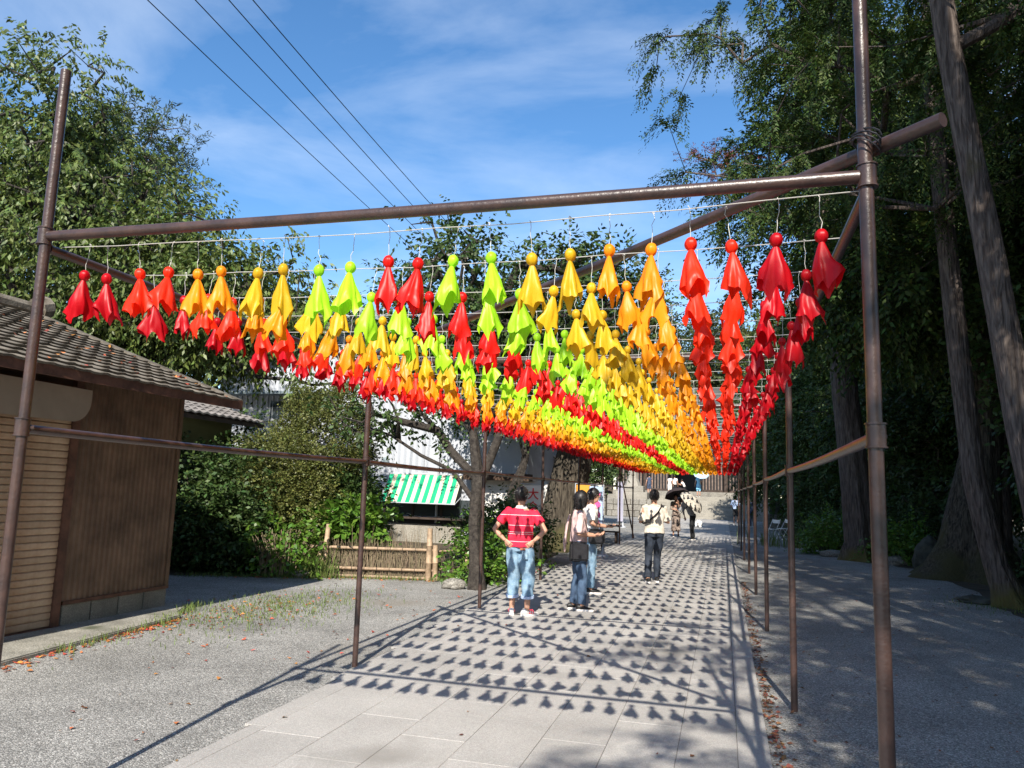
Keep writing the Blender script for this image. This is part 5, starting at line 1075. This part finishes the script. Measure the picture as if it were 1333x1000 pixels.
# 1 man in red
T1, q = person('man in a red striped shirt and cropped light jeans, hands on hips', (-2.64, 10.12, 0.021), rad(6), 0.975,
    feet=((-.09, -.03), (.13, -.10)), elbows=((-0.36, -0.07, 1.13), (0.35, -0.07, 1.13)), wrists=((-0.195, -0.10, 0.985), (0.19, -0.10, 0.985)), hand_dirs=[((0.6, -0.1, -0.5), (0.5, 0.9, 0)), ((-0.6, -0.1, -0.5), (-0.5, 0.9, 0))],
    head_yaw=rad(-22), top='red_shirt', sleeve=0.62, bottom='light_denim', leg_end=0.24, shoe='white_shoe', shoe2='cuff', loose=1.16, curl=0.3, heading=(rad(10), rad(-50)), hem=0.90)
b = MB(); sect(b, [(0, 0.0, 1.425, .088, .078), (0, 0.004, 1.462, .070, .066)]); b.build('collar', MT['white_cloth'], T1, True)
b = MB(); b.box(0.045, 0.125, -0.135, -0.127, 0.745, 0.86); link('pocket', bevelled(b.mesh('pocket', MT['light_denim']), 0.003), T1)
b = MB(); b.box(0.015, 0.09, -0.138, -0.130, 0.868, 0.892); b.build('leather_patch', MT['leather_patch'], T1)
for s, (x, y) in ((0, (-.09, -.03)), (1, (.13, -.10))):
    b = MB(); b.tube([(x*0.98, y*0.8+0.005, 0.235), (x*0.98, y*0.8, 0.268)], [0.092, 0.090], 14); b.build('cuff', MT['pale_blue_cloth'], T1, True)
# 2 woman in pink with black bag
T2, q = person('woman with a black bob in a pale pink top carrying a black shoulder bag', (-1.98, 10.85, 0.021), rad(-72), 0.955, fem=True,
    feet=((-.08, -.06), (.08, .05)), elbows=((-0.21, -0.03, 1.10), (0.21, -0.03, 1.10)), wrists=((-0.12, 0.24, 1.08), (0.10, 0.24, 1.08)), hand_dirs=[((0.3, 0.9, 0.1), (0, 0, 1)), ((-0.2, 0.9, 0.15), (0, 0, 1))],
    hair='bob', head_off=(0, 0.02, -0.01), top='pink_cloth', sleeve=0.95, bottom='dark_denim', loose=1.12, hem=0.98, heading=(rad(12), rad(-5)))
b = MB(); b.box(0.17, 0.25, -0.14, 0.12, 0.72, 0.99); bg_ = link('shoulder_bag', bevelled(b.mesh('bag', MT['black_leather']), 0.03, 3), T2); strap(bg_, [(0.20, 0.1, 0.97), (0.16, 0.10, 1.2), (0.10, 0.03, 1.44), (-0.02, -0.10, 1.40), (0.12, -0.14, 1.15), (0.2, -0.12, 0.97)], 0.012, 'black_leather')
b = MB(); sect(b, [(0, 0.0, 0.70, .175, .135), (0, 0, 0.85, .178, .14), (0, 0, 0.97, .155, .12)]); link('tied_jacket', remeshed(b, 0.012, MT['black_cloth'], 2, 0.012, 4), T2)
b = MB(); b.box(-0.04, 0.04, 0.32, 0.333, 1.07, 1.20); link('phone', bevelled(b.mesh('phone', MT['black_leather']), 0.005), T2)
b = MB(); b.tube([(-0.06, -0.13, 1.38), (-0.08, -0.17, 1.2), (-0.05, -0.20, 1.0), (-0.06, -0.20, 0.82)], [0.03, 0.045, 0.05, 0.02], 8, sq=0.5); link('hanging_scarf', remeshed(b, 0.01, MT['pink_cloth'], 2, 0.01, 2), T2)
# 3 person in white behind her
T3, q = person('person in a white shirt and blue jeans half hidden behind the woman in pink', (-2.13, 12.75, 0.021), rad(-75), 1.0,
    elbows=((-0.24, 0.0, 1.12), (0.23, 0.0, 1.12)), wrists=((-0.14, 0.27, 1.08), (0.12, 0.27, 1.08)), hand_dirs=[((0.2, 0.9, 0), (0, 0, 1)), ((-0.2, 0.9, 0), (0, 0, 1))], top='white_cloth', sleeve=0.8, bottom='light_denim', head_off=(0, 0.03, -0.02), hair='short', loose=1.15)
b = MB(); b.box(-0.19, 0.19, 0.30, 0.50, 1.09, 1.11); link('dark_tray', bevelled(b.mesh('tray', MT['black_leather']), 0.006), T3)
b = MB(); b.box(0.16, 0.24, -0.06, 0.22, 0.80, 1.04); link('waist_bag', bevelled(b.mesh('bag', MT['black_leather']), 0.03, 3), T3)
# 4 man in beige walking away
T4, q = person('man in a beige shirt with a dark crossbody strap walking away up the path', (-1.27, 14.85, 0.021), rad(14), 1.0, feet=((-.12, -.06), (.07, .10)), knees=((-0.10, 0.05, 0.48), (0.08, 0.10, 0.48)),
    elbows=((-0.255, 0.03, 1.10), (0.265, 0.03, 1.11)), wrists=((-0.13, 0.26, 1.18), (0.12, 0.26, 1.20)), hand_dirs=[((0.2, 0.6, 0.7), (1, 0.2, 0)), ((-0.2, 0.6, 0.7), (-1, 0.2, 0))], top='beige_cloth', sleeve=0.88, bottom='ink_denim', loose=1.2, hem=0.91)
strap(T4, [(0.14, 0.05, 1.44), (0.13, -0.07, 1.42), (0.05, -0.142, 1.30), (-0.05, -0.152, 1.20), (-0.15, -0.148, 1.12), (-0.215, -0.05, 1.08), (-0.2, 0.08, 1.10)], 0.024, 'black_leather')
b = MB(); b.box(-0.19, -0.08, -0.165, -0.135, 1.10, 1.17); link('sling_bag', bevelled(b.mesh('bag', MT['black_leather']), 0.012), T4)
b = MB(); b.box(-0.04, 0.04, 0.36, 0.368, 1.28, 1.42); link('phone', bevelled(b.mesh('phone', MT['black_leather']), 0.003), T4)

def umbrella(name, label, loc, rot, r, m, m_in, h=0.95, group=None):
    T = empty(name, loc, label, 'umbrella'); T.rotation_euler = rot; n_ = 8; b = MB(); vs = []; K_ = 6
    for j in range(K_+1):
        t = j/K_; rr_ = r*math.sin(t*1.25)/math.sin(1.25); z = 0.38*r*(math.cos(t*1.25)-math.cos(1.25))*2.0
        for k in range(n_*4):
            a_ = 2*math.pi*k/(n_*4); s_ = 1-0.07*t*abs(math.sin(a_*n_/2)); vs.append((rr_*s_*math.cos(a_), rr_*s_*math.sin(a_), z+h-0.18))
    N_ = n_*4; vs2 = [(x, y, z-0.006) for x, y, z in vs]; o_ = len(vs)
    b.add(vs, [(j*N_+k, (j+1)*N_+k, (j+1)*N_+(k+1) % N_, j*N_+(k+1) % N_) for j in range(K_) for k in range(N_)]); b.build('canopy', MT[m], T)
    b = MB(); b.add(vs2, [(j*N_+k, (j+1)*N_+k, (j+1)*N_+(k+1) % N_, j*N_+(k+1) % N_) for j in range(K_) for k in range(N_)]); b.build('lining', MT[m_in], T)
    top = vs[0][2]; b = MB(); b.tube([(0, 0, 0), (0, 0, top+0.05)], 0.008, 6); b.tube([(0, 0, -0.02), (0, 0, 0.08)], 0.014, 6)
    b.build('shaft', MT['cable'], T)
    for k in range(n_): a_ = 2*math.pi*k/n_; b = MB(); b.tube([(0, 0, top-0.22), (0.5*r*math.cos(a_), 0.5*r*math.sin(a_), top-0.11*r-0.03)], 0.003, 4); b.build('rib', MT['cable'], T)
    return T
VX = 0.024
T5, q = person('woman in a brown patterned dress under the dark umbrella', (-1.85, 31.6, 0.021), rad(185), 0.97, fem=True, elbows=((-0.24, 0.08, 1.15), (0.2, 0.12, 1.12)), wrists=((-0.10, 0.24, 1.32), (0.02, 0.22, 1.10)), top='brown_print', sleeve=1.4, bottom='brown_print', skirt=0.22, leg_end=0.25, hair='bob', voxel=VX)
T6, q = person('stooping person in a grey shirt holding an umbrella and a white bag', (-1.12, 29.7, 0.021), rad(80), 0.97, lean=(0, 0.30), head_off=(0, 0.12, -0.12), elbows=((-0.2, 0.45, 1.10), (0.2, 0.42, 1.08)), wrists=((-0.1, 0.62, 1.22), (0.2, 0.35, 0.84)), top='grey_check', sleeve=1.6, bottom='black_cloth', voxel=VX, loose=1.1)
tip_ = Vector((0.62, -0.25, 0.66)).normalized()
umbrella('open_umbrella', 'floral beige umbrella tilted over the stooping person on the path', tuple(Vector((-1.20, 29.5, 1.36))-tip_*0.68), tuple(tip_.to_track_quat('Z', 'Y').to_euler()), 0.52, 'umbrella_floral', 'umbrella_floral', 0.9)
tip_ = Vector((-0.25, 0.35, 0.9)).normalized()
umbrella('open_umbrella', 'dark umbrella held over the woman in the brown patterned dress', tuple(Vector((-1.78, 31.2, 1.62))-tip_*0.68), tuple(tip_.to_track_quat('Z', 'Y').to_euler()), 0.50, 'umbrella_dark', 'umbrella_dark', 0.9)
bgm = empty('white_bag', (-0.90, 29.45, 0.50), 'white shopping bag hanging from the hand of the stooping person', 'bag'); b = MB(); b.prism([(-0.15, 0), (0.15, 0), (0.19, 0.22), (0.08, 0.30), (-0.08, 0.30), (-0.17, 0.2)], 1, -0.06, 0.06); link('sack', bevelled(b.mesh('sack', MT['parasol_white']), 0.03, 2), bgm); b = MB(); b.tube([(-0.07, 0, 0.29), (0, 0, 0.42), (0.07, 0, 0.29)], 0.008, 5); b.build('handle', MT['parasol_white'], bgm); bgm.scale = (0.75, 0.75, 0.85)
T7, q = person('man in a pale blue shirt and black shorts by the far right posts', (0.68, 47.4, 0.02), rad(-15), 1.0, top='pale_blue_cloth', sleeve=0.9, bottom='black_cloth', leg_end=0.5, voxel=VX, shoe='white_shoe', elbows=((-0.27, 0.0, 1.12), (0.26, 0.02, 1.12)), wrists=((-0.2, 0.2, 1.0), (0.2, 0.2, 1.0)), loose=1.15)
strap(T7, [(-0.14, 0.0, 1.44), (-0.02, -0.135, 1.28), (0.12, -0.14, 1.1)], 0.025, 'black_cloth'); b = MB(); b.box(0.08, 0.2, -0.2, -0.12, 0.98, 1.14); link('crossbody_bag', bevelled(b.mesh('bag', MT['black_cloth']), 0.02), T7)
T8, q = person('person in a dull blue top standing in the shade right of the far posts', (1.55, 46.0, 0.0), rad(20), 0.97, fem=True, top='navy_cloth', sleeve=1.3, bottom='navy_cloth', voxel=VX, hair='bob')
T9, q = person('person in a navy shirt and shorts standing at the top left of the temple steps', (-5.85, 63.6, 1.6), rad(30), 1.0, top='navy_cloth', bottom='navy_cloth', leg_end=0.5, voxel=VX)
T10, q = person('person in white under the white parasol at the top of the temple steps', (-4.2, 63.4, 1.6), rad(-20), 0.97, fem=True, top='white_cloth', bottom='white_cloth', leg_end=0.45, hair='bob', voxel=VX, elbows=((-0.25, 0.05, 1.15), (0.25, 0, 1.1)), wrists=((-0.2, 0.16, 1.35), (0.27, 0.06, 0.86)))
umbrella('white_parasol', 'white parasol held open at the top of the steps', (-4.42, 63.3, 2.9), (0, 0, 0), 0.62, 'parasol_white', 'parasol_white', 0.75)
T11, q = person('child-sized figure in white bending in the dark temple entrance', (-3.05, 64.4, 1.6), rad(70), 0.8, lean=(0, 0.25), top='white_cloth', bottom='black_cloth', voxel=VX, elbows=((-0.2, 0.4, 1.1), (0.2, 0.4, 1.1)), wrists=((-0.1, 0.6, 1.2), (0.1, 0.6, 1.2)))
T12, q = person('person in a sky blue top under the light blue parasol on the top steps', (-1.85, 60.9, 1.6), rad(170), 1.0, fem=True, top='sky_cloth', bottom='sky_cloth', skirt=0.55, leg_end=0.4, hair='bob', voxel=VX, wrists=((-0.15, 0.16, 1.30), (0.27, 0.06, 0.86)))
umbrella('blue_parasol', 'light blue parasol held above the person in sky blue', (-1.72, 60.7, 2.75), (rad(35), rad(8), 0), 0.60, 'parasol_blue', 'parasol_blue', 0.85)
T13, q = person('person in black and white standing close left of the white parasol holder', (-3.85, 64.0, 1.6), rad(0), 0.98, top='white_cloth', bottom='black_cloth', voxel=VX)

# ---------------------------------------------------------------- banners
def text_mesh(s, size, m, name='lettering'):
    cu = bpy.data.curves.new('t', 'FONT'); cu.body = s; cu.size = size; cu.align_x = 'CENTER'; cu.align_y = 'CENTER'; cu.extrude = 0.001; cu.offset = 0.012*size
    o = bpy.data.objects.new('t', cu); C.objects.link(o); dg = bpy.context.evaluated_depsgraph_get(); me = bpy.data.meshes.new_from_object(o.evaluated_get(dg)); bpy.data.objects.remove(o)
    me.name = name; me.materials.clear(); me.materials.append(m); return me
pm('banner_white', (0.76, 0.74, 0.70), trans=0.25); pm('banner_blue', (0.48, 0.62, 0.82), noise_scale=4, noise_amt=0.1, trans=0.25); pm('ink_red', (0.62, 0.03, 0.03)); pm('ink_black', (0.02, 0.02, 0.02)); pm('ink_pink', (0.78, 0.10, 0.30)); pm('banner_orange', (0.80, 0.36, 0.05), trans=0.2); pm('banner_purple', (0.62, 0.60, 0.74), trans=0.2)
def banner(label, loc, w, h, z0, m, rz=0, pole_side=1):
    T = empty('standing_banner', loc, label, 'banner', None, rz); b = MB(); nx, nz = 8, 16; vs = []
    for i in range(nx+1):
        for j in range(nz+1): u = i/nx; v = j/nz; vs.append((-w/2+w*u, 0.015*math.sin(u*5+v*4)*(1-v), z0+h*v))
    b.add(vs, [(i*(nz+1)+j, (i+1)*(nz+1)+j, (i+1)*(nz+1)+j+1, i*(nz+1)+j+1) for i in range(nx) for j in range(nz)]); cl_ = b.build('cloth', MT[m], T, True)
    b = MB(); px = pole_side*(w/2+0.025); b.tube([(px, 0, 0), (px, 0, z0+h+0.06)], 0.013, 8); b.tube([(px, 0, z0+h+0.03), (-px, 0, z0+h+0.03)], 0.008, 6); b.lathe([(0.16, 0), (0.16, 0.04), (0.05, 0.07), (0.03, 0.25)], 12, (px, 0, 0)); b.build('pole', MT['white_metal'], T, True)
    for k in range(6): b = MB(); b.tube([(px, -0.015, z0+h*(k+0.5)/6), (px-pole_side*0.035, 0.0, z0+h*(k+0.5)/6)], 0.010, 5); b.build('tab', MT[m], T)
    return T, cl_
B1, c1 = banner('tall white banner with large red characters above black ones behind the man in red', (-4.2, 17, 0), 0.46, 1.62, 0.15, 'banner_white', rad(6), 1)
for ch, z, m_ in (('大', 1.56, 'ink_red'), ('会', 1.27, 'ink_red'), ('お', 0.96, 'ink_black')): link('lettering', text_mesh(ch, 0.27, MT[m_]), c1, (0.03, -0.022, z), (rad(90), 0, 0))
B2, c2 = banner('light blue banner with a column of bright pink characters beside the orange one', (-3.25, 20.2, 0), 0.36, 1.30, 0.52, 'banner_blue', rad(5), 1)
rg = random.Random(9)
for k, z in enumerate((1.58, 1.34, 1.10, 0.86)):
    b = MB(); b.prism([(0.115*math.cos(t)*(1+0.15*math.sin(3*t+k)), z+0.125*math.sin(t)*(1+0.12*math.cos(4*t+k))) for t in [i*math.pi/8 for i in range(16)]], 1, -0.030, -0.024); b.build('pink_patch', MT['ink_pink'], c2)
B3, c3 = banner('orange and white banner partly hidden behind the woman in pink', (-3.66, 20.6, 0), 0.38, 1.2, 0.65, 'banner_orange', rad(4), -1)
for k in range(5):
    b = MB(); x, z, s = rg.uniform(-.16, .16), rg.uniform(0.8, 1.75), rg.uniform(0.05, 0.1); b.prism([(x+s*math.cos(t), z+s*0.8*math.sin(t)) for t in [i*math.pi/6 for i in range(12)]], 1, -0.032, -0.024-0.001*k); b.build('printed_patch', MT[('banner_white', 'ink_black', 'ink_red', 'banner_white', 'banner_white')[k]], c3)
B4, c4 = banner('narrow pale lilac banner seen edge-on before the lantern platform', (-4.9, 38, 0), 0.42, 1.9, 0.3, 'banner_purple', rad(62), 1)
# small signboard and bench beside the path
be = empty('low_bench', (-3.95, 25.8, 0), 'low dark wooden bench beside the path near the banners', 'bench'); b = MB(); b.box(-0.6, 0.6, -0.2, 0.2, 0.36, 0.40); b.build('seat', MT['temple_wood'], be)
for x in (-0.5, 0.5):
    for y in (-0.15, 0.15): b = MB(); b.box(x-0.03, x+0.03, y-0.03, y+0.03, 0, 0.36); b.build('leg', MT['temple_wood'], be)
# folding chairs
def chair(loc, rz, label):
    T = empty('folding_chair', loc, label, 'chair', 'white folding chairs in the shade', rz)
    b = MB(); b.box(-0.2, 0.2, -0.18, 0.18, 0.42, 0.44); b.build('seat', MT['white_paint'], T)
    b = MB(); b.box(-0.2, 0.2, -0.25, -0.235, 0.66, 0.80); b.build('backrest', MT['white_paint'], T)
    for x in (-0.2, 0.2):
        for p0, p1 in (((x, -0.26, 0.82), (x, 0.2, 0)), ((x, 0.15, 0.43), (x, -0.24, 0))): b = MB(); b.tube([p0, p1], 0.013, 6); b.build('leg', MT['white_paint'], T)
chair((1.85, 32.6, 0), rad(130), 'nearer of two white folding chairs in the shade at the gravel edge'); chair((2.35, 33.6, 0), rad(120), 'farther of two white folding chairs in the shade at the gravel edge')

# ---------------------------------------------------------------- power lines
pp = empty('utility_pole', (-8.7, 22.9, 0), 'concrete utility pole behind the cherry crown carrying four cables', 'utility pole')
b = MB(); b.tube([(0, 0, 0), (0, 0, 9.6)], [0.15, 0.10], 12); b.build('pole', MT['pole'], pp, True); b = MB(); b.box(-1.15, 1.15, -0.04, 0.04, 9.1, 9.18); b.build('crossarm', MT['pole'], pp)
for k, (p, q_) in enumerate([((-8.66, 9.65), (-9.66, 22.9)), ((-7.92, 9.82), (-8.95, 22.9)), ((-7.40, 9.94), (-8.4, 22.9)), ((-7.02, 10.03), (-7.8, 22.9))]):
    b = MB(); b.lathe([(0.03, 0), (0.045, 0.03), (0.03, 0.06), (0.045, 0.09), (0.02, 0.12)], 8, (q_[0]+8.7, 0, 9.18)); b.build('insulator', MT['white_paint'], pp)
    P0 = Vector((p[0], p[1], 9.5)); P1 = Vector((q_[0], q_[1], 9.32)); d = (P1-P0); A = P0-d*3.2; pts = []
    for i in range(31): t = i/30; v = A.lerp(P1, t); v.z += -0.9*4*t*(1-t)+0.9*4*(1-1/4.2)*(1/4.2)*(1-t)*1.3; pts.append(v)
    b = MB(); b.tube(pts, 0.009, 5); tag(b.build('power_cable', MT['cable'], None, True), 'black overhead cable crossing the sky, %s of four from the left' % ORD[k], 'cable', 'overhead cables')
hp_ = empty('utility_pole', (-3.9, -32.0, 0), 'concrete utility pole behind the viewer carrying the cables', 'utility pole'); b = MB(); b.tube([(0, 0, 0), (0, 0, 10.5)], [0.16, 0.11], 10); b.build('pole', MT['pole'], hp_, True)

# ---------------------------------------------------------------- litter, weeds and pebbles
rg = np.random.default_rng(12)
def litter(name, label, n, sampler, m, L=0.055):
    P = np.array([sampler() for _ in range(n)]); a_ = rg.uniform(0, 6.28, n); D = np.stack([np.cos(a_), np.sin(a_), rg.uniform(-0.15, 0.35, n)], 1); D = nrm(D)
    S = nrm(np.cross(D, np.stack([rg.normal(0, .3, n), rg.normal(0, .3, n), np.ones(n)], 1))); Ls = L*rg.uniform(0.5, 1.3, n); V, Fq = leaf_quads(P, D, S, Ls, Ls*0.33, 0.5); V[:, 2] = np.abs(V[:, 2]-P[0, 2])+P[0, 2]
    tag(link(name, npmesh(name, V, Fq, m)), label, 'leaves', kind='stuff')
def along(pts, spread, z=0.006):
    def f():
        i = rg.integers(0, len(pts)-1); t = rg.uniform(); a_, b_ = pts[i], pts[i+1]; s = abs(rg.normal(0, spread)); ang_ = rg.uniform(0, 6.28)
        return (a_[0]+(b_[0]-a_[0])*t+s*math.cos(ang_), a_[1]+(b_[1]-a_[1])*t+s*math.sin(ang_), z)
    return f
litter('fallen_leaves', 'orange fallen leaves along the concrete apron of the shed', 420, along([(-6.0, 4.6), (-6.0, 5.5), (-6.15, 7.0), (-6.25, 8.0)], 0.16), MT['leaf_litter'])
litter('fallen_leaves', 'scattered fallen leaves on the gravel left of the path', 130, lambda: (rg.uniform(-6.3, -3.6), rg.uniform(4.2, 12), 0.008), MT['leaf_litter'])
litter('fallen_leaves', 'orange leaves gathered among the weeds on the gravel', 240, lambda: (rg.normal(-5.9, 0.45), rg.normal(9.0, 0.9), 0.008), MT['leaf_litter'])
litter('fallen_leaves', 'leaf drift at the foot of the brushwood fence', 700, along([(-8.2, 12.1), (-7.2, 12.5), (-5.0, 13.15), (-4.2, 14.2), (-4.0, 16)], 0.2), MT['leaf_litter'])
litter('fallen_leaves', 'rust-brown leaves along the right kerb of the path', 900, along([(0.33, 2.2), (0.34, 8), (0.36, 16)], 0.05), MT['leaf_litter_brown'], 0.045)
litter('fallen_leaves', 'pale flecks of leaf litter on the shaded gravel at the right', 900, lambda: (rg.uniform(0.4, 5.0), rg.uniform(3, 26), 0.008), MT['leaf_litter_brown'], 0.035)
litter('fallen_leaves', 'a few fallen leaves on the paved path', 30, lambda: (rg.uniform(-3.2, 0.1), rg.uniform(3.2, 14), 0.024), MT['leaf_litter_brown'], 0.045)
P = np.array([(-6.3-3.0*u, 4.5+4.3*v) for u, v in rg.uniform(0, 1, (110, 2))]); zr = RZe+(RXe-P[:, 0])*math.tan(ang)+0.045; n = len(P)
D = nrm(rg.normal(0, 1, (n, 3))*[1, 1, 0.3]); S = nrm(np.cross(D, np.tile([0.4, 0, 0.9], (n, 1)))); V, Fq = leaf_quads(np.column_stack([P, zr]), D, S, rg.uniform(0.04, 0.07, n), 0.02, 0.4)
tag(link('roof_leaves', npmesh('roof_leaves', V, Fq, MT['leaf_litter'])), 'fallen leaves caught on the shed roof tiles', 'leaves', kind='stuff')
def weeds(label, n, s, h=0.10): V, Fq = blades(n, s, h, 0.0035, rg); tag(link('weeds', npmesh('weeds', V, Fq, MT['grass'])), label, 'weeds', kind='stuff')
weeds('thin green weeds patch on the gravel between the shed and the fence', 2600, lambda: (rg.normal(-5.75, 0.5), rg.normal(9.2, 1.0), 0), 0.05)
weeds('weeds at the front corner of the concrete apron', 420, along([(-6.0, 6.0), (-6.2, 7.6), (-6.5, 8.4), (-6.75, 9.0)], 0.10), 0.09)
weeds('grass tufts along the garden bed edge', 1500, along([(-9, 11.5), (-7.6, 12.2), (-7.0, 12.5), (-5.0, 13.1), (-4.4, 13.6)], 0.12), 0.075)
weeds('low moss and weeds around the foot of the leaning cypress', 1200, lambda: (rg.normal(4.7, 0.5), rg.normal(14.5, 0.5), 0), 0.05)
